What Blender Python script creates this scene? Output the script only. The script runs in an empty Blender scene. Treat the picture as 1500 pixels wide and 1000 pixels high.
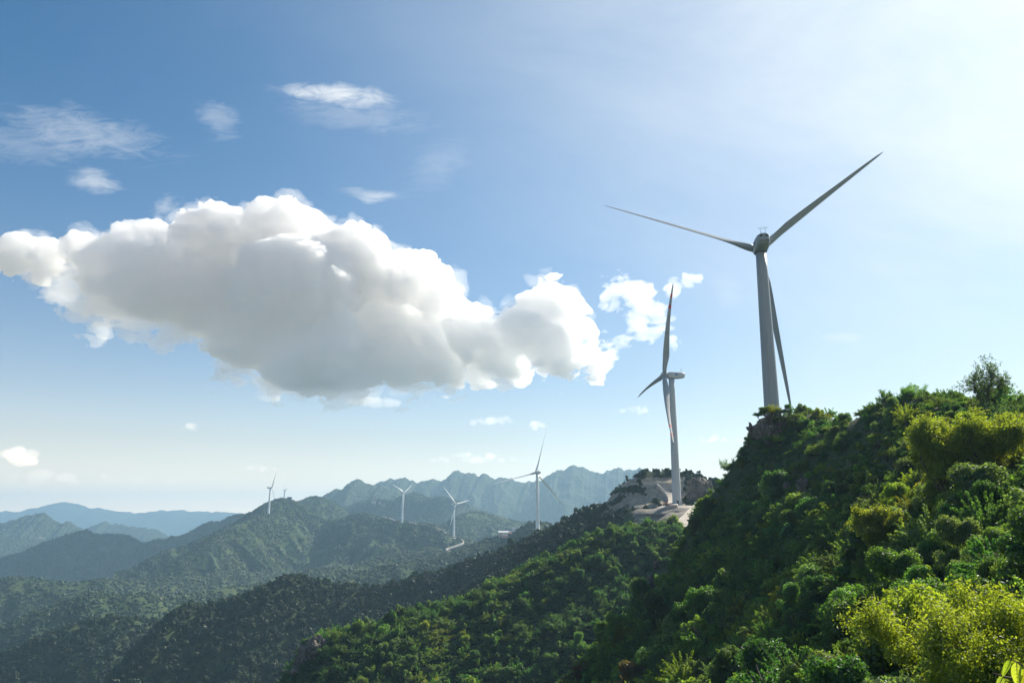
import bpy, bmesh, math, random
import numpy as np
from mathutils import Vector, Matrix

# ------------------------------------------------------------------ camera, sky, sun, exposure
scn = bpy.context.scene
COL = scn.collection
LENS = 28.0
F = LENS / 36.0 * 1500.0                      # focal length in photograph pixels (photo is 1500 x 1000)
PITCH = math.radians(12.5)
CP, SP = math.cos(PITCH), math.sin(PITCH)

cam = bpy.data.objects.new("camera", bpy.data.cameras.new("camera"))
COL.objects.link(cam)
cam.data.lens = LENS
cam.data.sensor_width = 36.0
cam.data.clip_start = 0.1
cam.data.clip_end = 90000.0
cam.location = (0, 0, 0)
cam.rotation_euler = (math.pi / 2 + PITCH, 0, 0)
scn.camera = cam

SUN_AZ, SUN_EL = math.radians(48.5), math.radians(36.0)     # azimuth from +Y towards +X
SUN_DIR = Vector((math.cos(SUN_EL) * math.sin(SUN_AZ), math.cos(SUN_EL) * math.cos(SUN_AZ), math.sin(SUN_EL)))

world = bpy.data.worlds.new("World")
scn.world = world
world.use_nodes = True


class NT:
    """Small node-tree writer."""
    def __init__(self, tree):
        self.t = tree
        self.l = tree.links

    def n(self, kind, ins=None, **props):
        nd = self.t.nodes.new(kind)
        for k, v in props.items():
            setattr(nd, k, v)
        for k, v in (ins or {}).items():
            if isinstance(v, bpy.types.NodeSocket):
                self.l.new(v, nd.inputs[k])
            else:
                nd.inputs[k].default_value = v
        return nd

    def math(self, op, a, b=None, c=None, clamp=False):
        nd = self.t.nodes.new("ShaderNodeMath")
        nd.operation = op
        nd.use_clamp = clamp
        for i, v in enumerate((a, b, c)):
            if v is None:
                continue
            if isinstance(v, bpy.types.NodeSocket):
                self.l.new(v, nd.inputs[i])
            else:
                nd.inputs[i].default_value = v
        return nd.outputs[0]

    def ramp(self, fac, stops, interp="LINEAR"):
        nd = self.t.nodes.new("ShaderNodeValToRGB")
        nd.color_ramp.interpolation = interp
        els = nd.color_ramp.elements
        while len(els) < len(stops):
            els.new(0.5)
        for e, (p, col) in zip(els, stops):
            e.position = p
            e.color = tuple(col) + (1,) if len(col) == 3 else col
        self.l.new(fac, nd.inputs[0])
        return nd.outputs[0]

    def mix(self, fac, a, b, blend="MIX"):
        nd = self.t.nodes.new("ShaderNodeMix")
        nd.data_type = "RGBA"
        nd.blend_type = blend
        for i, v in ((0, fac), (6, a), (7, b)):
            if isinstance(v, bpy.types.NodeSocket):
                self.l.new(v, nd.inputs[i])
            else:
                nd.inputs[i].default_value = v if i == 0 or len(v) == 4 else tuple(v) + (1,)
        return nd.outputs[2]


def sky_world():
    w = NT(world.node_tree)
    world.node_tree.nodes.clear()
    sky = w.n("ShaderNodeTexSky")
    sky.sky_type = "NISHITA"
    sky.sun_disc = False
    sky.sun_elevation = SUN_EL
    sky.sun_rotation = SUN_AZ
    sky.altitude = 900
    sky.air_density = 1.0
    sky.dust_density = 1.3
    sky.ozone_density = 2.0
    # thin high cirrus veil, laid out by direction in the sky
    tc = w.n("ShaderNodeTexCoord")
    sep = w.n("ShaderNodeSeparateXYZ", {0: tc.outputs["Generated"]})
    x, y, z = sep.outputs
    yy = w.math("MAXIMUM", y, 0.05)
    px = w.math("DIVIDE", x, yy)
    pz = w.math("DIVIDE", z, yy)
    p2 = w.n("ShaderNodeCombineXYZ", {0: px, 1: pz, 2: 0.0}).outputs[0]
    wv = w.n("ShaderNodeTexNoise", {"Vector": p2, "Scale": 9.0, "Detail": 4.0, "Roughness": 0.6})
    wo = w.n("ShaderNodeVectorMath", {0: wv.outputs["Color"], 1: (0.5, 0.5, 0.5)}, operation="SUBTRACT").outputs[0]
    ws = w.n("ShaderNodeVectorMath", {0: wo, 1: (0.10, 0.045, 0.0)}, operation="MULTIPLY").outputs[0]
    p3 = w.n("ShaderNodeVectorMath", {0: p2, 1: ws}, operation="ADD").outputs[0]

    def streak(rot, sx, sy, scale, seed, detail=7.0, dist=0.7):
        mp = w.n("ShaderNodeMapping", {"Vector": p2, "Location": (seed, seed * 0.7, 0), "Rotation": (0, 0, rot), "Scale": (sx, sy, 1)})
        return w.n("ShaderNodeTexNoise", {"Vector": mp.outputs[0], "Scale": scale, "Detail": detail, "Roughness": 0.66, "Distortion": dist}).outputs[0]

    def patch(cx, cz, rx, rz, rot=0.0):
        mp = w.n("ShaderNodeMapping", {"Vector": p3, "Location": (-cx, -cz, 0)})
        mp2 = w.n("ShaderNodeMapping", {"Vector": mp.outputs[0], "Rotation": (0, 0, rot), "Scale": (1, 1, 1)})
        mp3 = w.n("ShaderNodeMapping", {"Vector": mp2.outputs[0], "Scale": (1 / rx, 1 / rz, 1)})
        ln = w.n("ShaderNodeVectorMath", {0: mp3.outputs[0]}, operation="LENGTH").outputs["Value"]
        return w.math("SUBTRACT", 1.0, ln, clamp=True)

    def dirxy(u, v):
        xx, yc = (u - 750) / F, (500 - v) / F
        d = (xx, CP - SP * yc, SP + CP * yc)
        return d[0] / d[1], d[2] / d[1]

    k = 1 / F
    acc = None
    for (u, v, ru, rv, rot, srot, amt, seed, lo) in [
        (130, 195, 190, 48, -0.20, 0.22, 0.40, 1.3, 0.42),
        (30, 215, 150, 40, -0.1, 0.15, 0.26, 4.3, 0.44),
        (318, 178, 42, 52, 0.9, -0.9, 0.30, 7.1, 0.44),
        (490, 140, 120, 24, -0.06, 0.07, 0.95, 2.2, 0.36),
        (520, 168, 170, 40, -0.10, 0.2, 0.22, 8.2, 0.42),
        (140, 262, 62, 26, -0.18, 0.3, 0.60, 3.7, 0.36),
        (550, 282, 68, 16, -0.04, 0.1, 0.62, 5.5, 0.36),
        (255, 292, 26, 24, 0.7, -0.8, 0.45, 6.4, 0.40),
        (1240, 495, 46, 10, 0.0, 0.0, 0.5, 9.4, 0.38),
        (1480, 200, 40, 12, 0.0, 0.0, 0.4, 10.4, 0.38),
        (1060, 430, 40, 40, 0.5, 0.2, 0.22, 11.4, 0.42),
        (640, 240, 80, 60, 0.5, -0.6, 0.16, 12.4, 0.42),
    ]:
        cx, cz = dirxy(u, v)
        pt = patch(cx, cz, ru * k, rv * k, -rot)
        st = streak(srot, 2.0, 7.0, 9.0, seed, 9.0, 1.1)
        e = w.math("MULTIPLY_ADD", pt, 0.55, -0.70 - (lo - 0.4) * 0.6)
        s2 = w.math("MULTIPLY", w.math("ADD", w.math("MULTIPLY", st, 1.25), e), 2.2, clamp=True)
        fall = w.math("SMOOTH_MIN", w.math("MULTIPLY", pt, 2.2), 1.0, 0.3)
        m = w.math("MULTIPLY", w.math("MULTIPLY", s2, fall), amt * 0.8)
        acc = m if acc is None else w.math("ADD", acc, m)
    # thin milky veil (cirrostratus), thicker towards the sun, and the dusty layer low in the sky
    vn = streak(0.4, 1.0, 2.0, 1.6, 20.0, 7.0, 0.5)
    sd = w.n("ShaderNodeVectorMath", {0: tc.outputs["Generated"], 1: tuple(SUN_DIR)}, operation="DOT_PRODUCT").outputs["Value"]
    veil = w.math("MULTIPLY", w.math("MULTIPLY_ADD", vn, 1.0, 0.50), w.math("POWER", w.math("MULTIPLY_ADD", sd, 0.5, 0.5, clamp=True), 10.0), clamp=True)
    low = w.math("MULTIPLY", w.math("EXPONENT", w.math("MULTIPLY", w.math("MAXIMUM", z, 0.0), -7.0)), 0.85)
    hs = w.n("ShaderNodeHueSaturation", {"Hue": 0.480, "Saturation": 1.9, "Value": 0.41, "Color": sky.outputs[0]})
    tint = w.mix(1.0, hs.outputs[0], (0.38, 0.97, 1.18), "MULTIPLY")
    col = w.mix(veil, tint, (4.45, 4.65, 4.65))
    col = w.mix(low, col, (5.5, 4.75, 3.8))
    band = w.math("MULTIPLY", w.math("EXPONENT", w.math("MULTIPLY", w.math("MAXIMUM", z, 0.0), -26.0)), 0.85)
    col = w.mix(band, col, (13.0, 9.6, 6.0))
    col = w.mix(w.math("MINIMUM", acc, 1.0), col, (4.2, 4.3, 4.4))
    bg = w.n("ShaderNodeBackground", {"Color": col, "Strength": 0.13})
    out = w.n("ShaderNodeOutputWorld", {"Surface": bg.outputs[0]})


sky_world()

sun = bpy.data.objects.new("sun", bpy.data.lights.new("sun", "SUN"))
COL.objects.link(sun)
sun.data.energy = 5.0
sun.data.angle = math.radians(0.53)
sun.data.color = (1.0, 0.93, 0.80)
sun.rotation_euler = SUN_DIR.to_track_quat("Z", "Y").to_euler()

scn.view_settings.view_transform = "Standard"
scn.view_settings.look = "None"
scn.view_settings.gamma = 1.0
scn.view_settings.use_curve_mapping = False
scn.view_settings.exposure = 0.85

cy = scn.cycles
cy.max_bounces = 36
cy.diffuse_bounces = 3
cy.glossy_bounces = 2
cy.transmission_bounces = 4
cy.volume_bounces = 32
cy.transparent_max_bounces = 8
cy.use_denoising = True
cy.denoising_input_passes = "RGB_ALBEDO_NORMAL"
cy.caustics_reflective = False
cy.caustics_refractive = False
cy.sample_clamp_indirect = 8.0
cy.volume_step_rate = 1.0
cy.volume_max_steps = 256

RNG = np.random.default_rng(7)
random.seed(7)


# ------------------------------------------------------------------ geometry of the view, noise
def at(u, v, D):
    """World point seen at photo pixel (u, v), D metres ahead (world Y)."""
    x, y = (u - 750) / F, (500 - v) / F
    d = np.array([x, CP - SP * y, SP + CP * y])
    return d * (D / d[1])


def project(P):
    P = np.asarray(P, float)
    fw = P[..., 1] * CP + P[..., 2] * SP
    up = -P[..., 1] * SP + P[..., 2] * CP
    fw = np.where(fw < 0.05, 0.05, fw)
    return 750 + F * P[..., 0] / fw, 500 - F * up / fw, fw


def vnoise(P, seed=0):
    """Smooth value noise in 0..1 for points P (..., 2 or 3)."""
    P = np.asarray(P, float)
    d = P.shape[-1]
    i = np.floor(P).astype(np.int64)
    f = P - i
    f = f * f * f * (f * (f * 6 - 15) + 10)
    out = 0.0
    for c in range(2 ** d):
        b = [(c >> k) & 1 for k in range(d)]
        h = np.full(P.shape[:-1], seed * 1013904223 + 12345, np.int64)
        w = 1.0
        for k in range(d):
            h = (h ^ ((i[..., k] + b[k]) * (374761393, 668265263, 2147483647)[k])) & 0xFFFFFFFF
            h = (h * 1274126177) & 0xFFFFFFFF
            h = h ^ (h >> 15)
            w = w * (f[..., k] if b[k] else 1 - f[..., k])
        h = (h * 2246822519) & 0xFFFFFFFF
        h = h ^ (h >> 13)
        out = out + w * ((h & 0xFFFFFF) / float(0xFFFFFF))
    return out


def fbm(P, octv=4, seed=0, gain=0.5, lac=2.03):
    a, s, tot = 1.0, 0.0, 0.0
    P = np.asarray(P, float)
    for o in range(octv):
        s = s + a * vnoise(P, seed + o * 17)
        tot += a
        a *= gain
        P = P * lac + 3.7
    return s / tot


def ridged(P, octv=3, seed=0):
    a, s, tot = 1.0, 0.0, 0.0
    P = np.asarray(P, float)
    for o in range(octv):
        s = s + a * (1 - np.abs(2 * vnoise(P, seed + o * 31) - 1))
        tot += a
        a *= 0.5
        P = P * 2.1 + 1.9
    return s / tot


def sstep(a, b, x):
    t = np.clip((x - a) / (b - a), 0, 1)
    return t * t * (3 - 2 * t)


# ------------------------------------------------------------------ object helpers
def new_mesh(name, verts, faces, mats=(), smooth=True, mat_index=None):
    me = bpy.data.meshes.new(name)
    verts = np.asarray(verts, np.float32).reshape(-1, 3)
    if isinstance(faces, np.ndarray):
        k = faces.shape[1]
        me.vertices.add(len(verts))
        me.vertices.foreach_set("co", verts.ravel())
        me.loops.add(faces.size)
        me.loops.foreach_set("vertex_index", faces.astype(np.int32).ravel())
        me.polygons.add(len(faces))
        me.polygons.foreach_set("loop_start", np.arange(0, faces.size, k, dtype=np.int32))
        me.polygons.foreach_set("loop_total", np.full(len(faces), k, np.int32))
    else:
        me.from_pydata([tuple(map(float, v)) for v in verts], [], faces)
    for m in mats:
        me.materials.append(m)
    if mat_index is not None:
        me.polygons.foreach_set("material_index", np.asarray(mat_index, np.int32))
    me.update(calc_edges=True)
    me.polygons.foreach_set("use_smooth", np.full(len(me.polygons), smooth))
    me.validate()
    return me


def link(name, me, parent=None, loc=None):
    o = bpy.data.objects.new(name, me)
    COL.objects.link(o)
    if parent is not None:
        o.parent = parent
    if loc is not None:
        o.location = [float(c) for c in loc]
    return o


def tag(o, label=None, cat=None, group=None, kind=None):
    if label:
        o["label"] = label
    if cat:
        o["category"] = cat
    if group:
        o["group"] = group
    if kind:
        o["kind"] = kind
    return o


def thing(name, label, cat, loc, rz=0.0, group=None):
    o = bpy.data.objects.new(name, None)
    COL.objects.link(o)
    o.empty_display_size = 0.3
    o.location = [float(c) for c in loc]
    o.rotation_euler = (0, 0, rz)
    return tag(o, label, cat, group)


class MB:
    """Collects rings, boxes and tubes into one mesh."""
    def __init__(self):
        self.v, self.f, self.m = [], [], []

    def loft(self, rings, cap=True, mi=0, close=True):
        base = len(self.v)
        n = len(rings[0])
        for r in rings:
            self.v.extend([tuple(map(float, p)) for p in r])
        for i in range(len(rings) - 1):
            for j in range(n if close else n - 1):
                a, b = base + i * n + j, base + i * n + (j + 1) % n
                self.f.append((a, b, b + n, a + n))
                self.m.append(mi(i) if callable(mi) else mi)
        if cap:
            self.f.append(tuple(base + j for j in reversed(range(n))))
            self.m.append(mi(0) if callable(mi) else mi)
            self.f.append(tuple(base + (len(rings) - 1) * n + j for j in range(n)))
            self.m.append(mi(len(rings) - 2) if callable(mi) else mi)

    def tube(self, pts, rads, n=8, mi=0):
        pts = [np.asarray(p, float) for p in pts]
        rings = []
        for i, p in enumerate(pts):
            t = pts[min(i + 1, len(pts) - 1)] - pts[max(i - 1, 0)]
            t = t / (np.linalg.norm(t) + 1e-9)
            ref = np.array([0, 0, 1.0]) if abs(t[2]) < 0.9 else np.array([1.0, 0, 0])
            a = np.cross(t, ref)
            a /= np.linalg.norm(a)
            b = np.cross(t, a)
            r = rads[i] if hasattr(rads, "__len__") else rads
            rings.append([p + r * (math.cos(q) * a + math.sin(q) * b) for q in np.linspace(0, 2 * math.pi, n, endpoint=False)])
        self.loft(rings, mi=mi)

    def box(self, c, s, mi=0, rot=None, taper=1.0):
        c = np.asarray(c, float)
        base = len(self.v)
        for dz in (-1, 1):
            k = taper if dz > 0 else 1.0
            for dx, dy in ((-1, -1), (1, -1), (1, 1), (-1, 1)):
                p = np.array([dx * s[0] / 2 * k, dy * s[1] / 2 * k, dz * s[2] / 2])
                if rot is not None:
                    p = np.asarray(rot) @ p
                self.v.append(tuple(map(float, c + p)))
        for q in ((3, 2, 1, 0), (4, 5, 6, 7), (0, 1, 5, 4), (1, 2, 6, 5), (2, 3, 7, 6), (3, 0, 4, 7)):
            self.f.append(tuple(base + k for k in q))
            self.m.append(mi)

    def build(self, name, mats, parent=None, smooth=False, bevel=0.0, loc=None):
        me = new_mesh(name, self.v, self.f, mats if isinstance(mats, (list, tuple)) else [mats], smooth, self.m)
        o = link(name, me, parent, loc)
        if bevel:
            b = o.modifiers.new("bevel", "BEVEL")
            b.width = bevel
            b.segments = 2
            b.limit_method = "ANGLE"
        return o


def rotz(a):
    return np.array([[math.cos(a), -math.sin(a), 0], [math.sin(a), math.cos(a), 0], [0, 0, 1]])


# ------------------------------------------------------------------ materials
def new_mat(name):
    m = bpy.data.materials.new(name)
    m.use_nodes = True
    m.node_tree.nodes.clear()
    return m, NT(m.node_tree)


def plain(name, col, rough=0.5, noise=0.15, scale=3.0, metallic=0.0, zs=1.0):
    m, w = new_mat(name)
    tc = w.n("ShaderNodeTexCoord")
    mp = w.n("ShaderNodeMapping", {"Vector": tc.outputs["Object"], "Scale": (1, 1, zs)})
    nz = w.n("ShaderNodeTexNoise", {"Vector": mp.outputs[0], "Scale": scale, "Detail": 5.0})
    c = w.ramp(nz.outputs[0], [(0.3, tuple(x * (1 - noise) for x in col)), (0.7, tuple(min(1, x * (1 + noise)) for x in col))])
    b = w.n("ShaderNodeBsdfPrincipled", {"Base Color": c, "Roughness": rough, "Metallic": metallic})
    w.n("ShaderNodeOutputMaterial", {"Surface": b.outputs[0]})
    return m


def leaf_material(name, base, spread=0.35, trans=0.5):
    """Leaf: one colour varied per plant and per leaf; lets light through."""
    m, w = new_mat(name)
    oi = w.n("ShaderNodeObjectInfo")
    geo = w.n("ShaderNodeNewGeometry")
    tc = w.n("ShaderNodeTexCoord")
    nz = w.n("ShaderNodeTexNoise", {"Vector": tc.outputs["Object"], "Scale": 1.6, "Detail": 3.0})
    v1 = w.math("MULTIPLY_ADD", oi.outputs["Random"], spread * 1.6, 1 - spread * 0.8)
    v2 = w.math("MULTIPLY_ADD", nz.outputs[0], 0.9, 0.55)
    v3 = w.math("MULTIPLY_ADD", geo.outputs["Random Per Island"], 0.6, 0.7)
    val = w.math("MULTIPLY", w.math("MULTIPLY", v1, v2), v3)
    hs = w.n("ShaderNodeHueSaturation", {"Hue": w.math("MULTIPLY_ADD", w.math("FRACT", w.math("MULTIPLY", oi.outputs["Random"], 7.31)), 0.05, 0.475),
                                         "Saturation": 1.0, "Value": val, "Color": tuple(base) + (1,)})
    col = hs.outputs[0]
    tcol = w.mix(1.0, col, (3.4, 3.0, 0.9), "MULTIPLY")
    d = w.n("ShaderNodeBsdfDiffuse", {"Color": col})
    t = w.n("ShaderNodeBsdfTranslucent", {"Color": tcol})
    g = w.n("ShaderNodeBsdfGlossy", {"Color": (1, 1, 1, 1), "Roughness": 0.45})
    mx = w.n("ShaderNodeMixShader", {0: trans, 1: d.outputs[0], 2: t.outputs[0]})
    mx2 = w.n("ShaderNodeMixShader", {0: 0.035, 1: mx.outputs[0], 2: g.outputs[0]})
    w.n("ShaderNodeOutputMaterial", {"Surface": mx2.outputs[0]})
    return m


def terrain_material(name, greens, soil, rock, road, scale, bump_d, canopy):
    """Ground: greens mixed by noise, plus mesh attributes 'rock' and 'road'. canopy = size of the tree-crown bumps (0: none)."""
    m, w = new_mat(name)
    geo = w.n("ShaderNodeNewGeometry")
    P = geo.outputs["Position"]
    n1 = w.n("ShaderNodeTexNoise", {"Vector": P, "Scale": scale, "Detail": 8.0, "Roughness": 0.65}).outputs[0]
    n2 = w.n("ShaderNodeTexNoise", {"Vector": P, "Scale": scale * 9, "Detail": 6.0, "Roughness": 0.6}).outputs[0]
    c = w.ramp(n1, [(0.34, greens[0]), (0.5, greens[1]), (0.66, greens[2])])
    c = w.mix(w.math("MULTIPLY_ADD", n2, 1.6, -0.55, clamp=True), c, soil)
    ar = w.n("ShaderNodeAttribute", attribute_name="rock").outputs["Fac"]
    rn = w.n("ShaderNodeTexNoise", {"Vector": w.n("ShaderNodeMapping", {"Vector": P, "Scale": (1, 1, 0.35)}).outputs[0], "Scale": scale * 7, "Detail": 9.0, "Roughness": 0.7}).outputs[0]
    rc = w.ramp(rn, [(0.3, tuple(x * 0.55 for x in rock)), (0.55, rock), (0.75, tuple(min(1, x * 1.35) for x in rock))])
    rf = w.math("MULTIPLY_ADD", w.math("ADD", w.math("MULTIPLY", ar, 1.5), n2), 3.0, -2.6, clamp=True)
    c = w.mix(rf, c, rc)
    ad = w.n("ShaderNodeAttribute", attribute_name="road").outputs["Fac"]
    df = w.math("MULTIPLY_ADD", w.math("ADD", w.math("MULTIPLY", ad, 1.4), n2), 4.0, -3.6, clamp=True)
    dc = w.ramp(n2, [(0.35, tuple(x * 0.85 for x in road)), (0.65, road)])
    c = w.mix(df, c, dc)
    h = w.math("MULTIPLY", n2, bump_d)
    if canopy:
        vo = w.n("ShaderNodeTexVoronoi", {"Vector": P, "Scale": 1 / canopy}, feature="F1").outputs["Distance"]
        vs = w.math("SUBTRACT", 1.0, vo, clamp=True)
        green = w.math("SUBTRACT", 1.0, w.math("MAXIMUM", rf, df))
        h = w.math("ADD", h, w.math("MULTIPLY", w.math("MULTIPLY", vs, canopy * 1.0), green))
        vc = w.n("ShaderNodeTexVoronoi", {"Vector": P, "Scale": 1 / canopy}, feature="F1").outputs["Color"]
        sc = w.n("ShaderNodeSeparateColor", {0: vc}).outputs[0]
        c = w.mix(w.math("MULTIPLY", sc, 0.5), c, w.mix(1.0, c, (1.7, 1.6, 1.3), "MULTIPLY"))
    bp = w.n("ShaderNodeBump", {"Height": h, "Strength": 1.0, "Distance": 1.0})
    b = w.n("ShaderNodeBsdfPrincipled", {"Base Color": c, "Roughness": 0.95, "Normal": bp.outputs[0], "Specular IOR Level": 0.15})
    w.n("ShaderNodeOutputMaterial", {"Surface": b.outputs[0]})
    return m


G1, G2, G3 = (0.020, 0.040, 0.014), (0.034, 0.062, 0.020), (0.058, 0.088, 0.028)
M_NEAR = terrain_material("near_ground", (G1, G2, G3), (0.06, 0.055, 0.03), (0.34, 0.29, 0.225), (0.42, 0.34, 0.24), 0.06, 0.35, 0)
M_MID = terrain_material("wooded_slope", ((0.024, 0.046, 0.016), (0.042, 0.072, 0.024), (0.075, 0.098, 0.036)), (0.075, 0.085, 0.04), (0.30, 0.26, 0.21), (0.55, 0.47, 0.36), 0.012, 0.8, 0)
M_FAR = terrain_material("far_slope", ((0.016, 0.030, 0.016), (0.026, 0.044, 0.022), (0.042, 0.060, 0.028)), (0.06, 0.07, 0.035), (0.30, 0.26, 0.21), (0.55, 0.47, 0.36), 0.004, 2.0, 9.0)
# leaf colours of the kinds growing here
TONES = {
    "dark": (0.042, 0.100, 0.032), "mid": (0.070, 0.138, 0.034), "grey": (0.068, 0.122, 0.056), "bright": (0.108, 0.158, 0.024),
    "yellow": (0.150, 0.195, 0.020), "brown": (0.066, 0.052, 0.028), "sprig": (0.15, 0.20, 0.03), "lime": (0.135, 0.170, 0.024),
}
TN = list(TONES)
M_LEAF = {k: leaf_material("leaf_" + k, c) for k, c in TONES.items()}
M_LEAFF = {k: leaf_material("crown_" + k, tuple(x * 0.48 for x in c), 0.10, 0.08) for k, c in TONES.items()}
M_BARK = plain("bark", (0.09, 0.065, 0.045), 0.9, 0.4, 8)
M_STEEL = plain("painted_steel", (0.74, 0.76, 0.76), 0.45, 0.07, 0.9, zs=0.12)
M_SHADED = plain("grey_paint", (0.27, 0.295, 0.305), 0.45, 0.12, 1.1, zs=0.1)  # white turbine paint darkened to grey: the shade is put into the colour
M_HALF_SHADED = plain("half_shaded_paint", (0.46, 0.47, 0.47), 0.45, 0.09, 1.1, zs=0.1)  # the same white greyed partway, for the banded turbine's partly shaded tower
M_FIBRE = plain("blade_white", (0.60, 0.62, 0.62), 0.4, 0.04, 0.5)
M_RED = plain("red_paint", (0.55, 0.03, 0.03), 0.5, 0.08, 2)
M_BLUE = plain("blue_paint", (0.03, 0.13, 0.35), 0.5, 0.08, 2)
M_DARK = plain("dark_vent", (0.02, 0.022, 0.025), 0.6, 0.2, 3)
M_GALV = plain("galvanised_metal", (0.35, 0.37, 0.38), 0.4, 0.1, 5, 0.6)


def rock_material():
    m, w = new_mat("grey_rock")
    geo = w.n("ShaderNodeNewGeometry")
    mp = w.n("ShaderNodeMapping", {"Vector": geo.outputs["Position"], "Rotation": (0.3, 0.15, 0), "Scale": (1, 1, 0.4)})
    n1 = w.n("ShaderNodeTexNoise", {"Vector": mp.outputs[0], "Scale": 0.7, "Detail": 10.0, "Roughness": 0.7}).outputs[0]
    vo = w.n("ShaderNodeTexVoronoi", {"Vector": mp.outputs[0], "Scale": 0.6}, feature="DISTANCE_TO_EDGE").outputs["Distance"]
    ck = w.math("MULTIPLY", vo, 9.0, clamp=True)
    c = w.ramp(n1, [(0.30, (0.05, 0.042, 0.034)), (0.48, (0.15, 0.13, 0.108)), (0.60, (0.22, 0.19, 0.165)), (0.8, (0.32, 0.25, 0.18))])
    c = w.mix(w.math("MULTIPLY_ADD", ck, -0.6, 0.6), c, (0.07, 0.06, 0.05))
    h = w.math("ADD", w.math("MULTIPLY", n1, 0.9), w.math("MULTIPLY", ck, 0.25))
    bp = w.n("ShaderNodeBump", {"Height": h, "Strength": 1.0, "Distance": 0.8})
    b = w.n("ShaderNodeBsdfPrincipled", {"Base Color": c, "Roughness": 0.92, "Normal": bp.outputs[0]})
    w.n("ShaderNodeOutputMaterial", {"Surface": b.outputs[0]})
    return m


M_ROCK = rock_material()


def set_attr(me, name, vals):
    a = me.attributes.new(name, "FLOAT", "POINT")
    a.data.foreach_set("value", np.asarray(vals, np.float32).ravel())


def grid_faces(nt, ns):
    i, j = np.meshgrid(np.arange(nt - 1), np.arange(ns - 1), indexing="ij")
    a = (i * ns + j).ravel()
    return np.stack([a, a + 1, a + ns + 1, a + ns], 1)


# ------------------------------------------------------------------ near terrain: the slope the camera stands on and the ridge beyond it
CTRL = []
def cp(D_list_u, *vd):
    for v, D in vd:
        p = at(D_list_u, v, D)
        CTRL.append((p[0], p[1], p[2] - BIAS))
BIAS = 1.3
cp(1640, (600, 58), (720, 34), (850, 22), (1000, 13))
cp(1500, (588, 80), (650, 62), (720, 48), (800, 36), (900, 25), (1000, 17))
cp(1420, (572, 92), (620, 82), (700, 62), (800, 46), (900, 32), (1000, 21))
cp(1340, (559, 105), (640, 88), (720, 70), (800, 54), (900, 38), (1000, 26))
cp(1285, (570, 117), (620, 108))
cp(1240, (595, 128), (660, 112), (740, 92), (820, 72), (900, 54), (1000, 36))
cp(1190, (602, 140), (680, 122), (760, 102), (860, 78), (1000, 44))
cp(1130, (604, 150), (680, 136), (760, 116), (840, 94), (920, 74), (1000, 54))
cp(1085, (650, 156), (720, 144), (800, 122), (900, 94), (1000, 64))
cp(1045, (708, 163), (760, 152), (840, 126), (920, 98), (1000, 74))
cp(985, (815, 156), (860, 138), (920, 116), (1000, 90))
cp(930, (905, 142), (950, 126), (1000, 108))
cp(870, (962, 138), (1000, 124))
cp(812, (1004, 132))
BIAS = 1.6
# the ridge beyond: crest, then its steep near face
cp(1010, (765, 301))
cp(980, (763, 300)); cp(940, (766, 298)); cp(900, (778, 297)); cp(865, (790, 295)); cp(830, (803, 293)); cp(795, (820, 291)); cp(760, (838, 289))
cp(700, (865, 286)); cp(640, (885, 283)); cp(600, (896, 281)); cp(560, (908, 279)); cp(515, (918, 277)); cp(480, (924, 275)); cp(455, (930, 274))
cp(960, (840, 274)); cp(900, (850, 272)); cp(830, (870, 270)); cp(760, (905, 266)); cp(700, (930, 262)); cp(640, (950, 259)); cp(560, (965, 257)); cp(500, (975, 257)); cp(470, (985, 255))
cp(900, (905, 254)); cp(830, (940, 248)); cp(760, (975, 244)); cp(700, (1000, 240)); cp(600, (1020, 236)); cp(500, (1040, 234))
# valley between, hollows and the backs of both
def raw(*pts):
    for p in pts:
        CTRL.append(tuple(map(float, p)))
raw((0, 0, -2.2), (0, 8, -5), (-12, 0, -8), (8, 0, -0.6), (18, 8, 3.0), (22, -8, 3.4), (-5, 20, -10.5), (10, -20, -1), (-15, -20, -9))
raw((-40, 20, -26), (-60, 60, -45), (-20, 50, -30), (-10, 90, -42), (15, 150, -50), (-5, 180, -58), (40, 210, -50), (62, 232, -42), (-60, 130, -72), (-90, 60, -62))
raw((-40, 150, -66), (20, 60, -17.5))
raw((64, 198, 1.2), (58, 190, 1.0), (72, 192, 1.5), (70, 206, 1.0), (95, 180, 2), (62, 176, 6), (100, 150, 6), (100, 230, -8), (130, 200, -4), (95, 112, 10), (85, 72, 7.5), (60, 40, 6.5), (120, 60, 7))
raw((66, 104, 10), (58, 122, 10.5), (54, 138, 11), (74, 92, 9))
raw((150, 120, 2), (150, 250, -14), (180, 180, -8), (160, 40, 4), (190, 90, 0), (70, 260, -18), (66, 290, -6))
raw((70, 330, -14), (30, 330, -22), (-10, 320, -34), (-40, 315, -52), (-58, 243, -60), (-75, 225, -72), (-86, 272, -78), (-80, 296, -64), (-97, 300, -88), (100, 330, -14))
raw((-62, 192, -62), (-68, 210, -66), (-75, 180, -80), (-100, 190, -92), (-100, 240, -95), (-60, 335, -78), (0, 360, -50), (60, 360, -24))
CT = np.array(CTRL)
CW = 9.0


def rbf_fit():
    d = np.linalg.norm(CT[:, None, :2] - CT[None, :, :2], axis=2)
    A = np.sqrt(d * d + CW * CW) - CW
    n = len(CT)
    M = np.zeros((n + 3, n + 3))
    M[:n, :n] = -A + np.eye(n) * 0.6
    M[:n, n] = 1; M[:n, n + 1:] = CT[:, :2] / 100
    M[n, :n] = 1; M[n + 1:, :n] = CT[:, :2].T / 100
    sol = np.linalg.solve(M, np.concatenate([CT[:, 2], [0, 0, 0]]))
    return sol


RB = rbf_fit()


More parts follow.
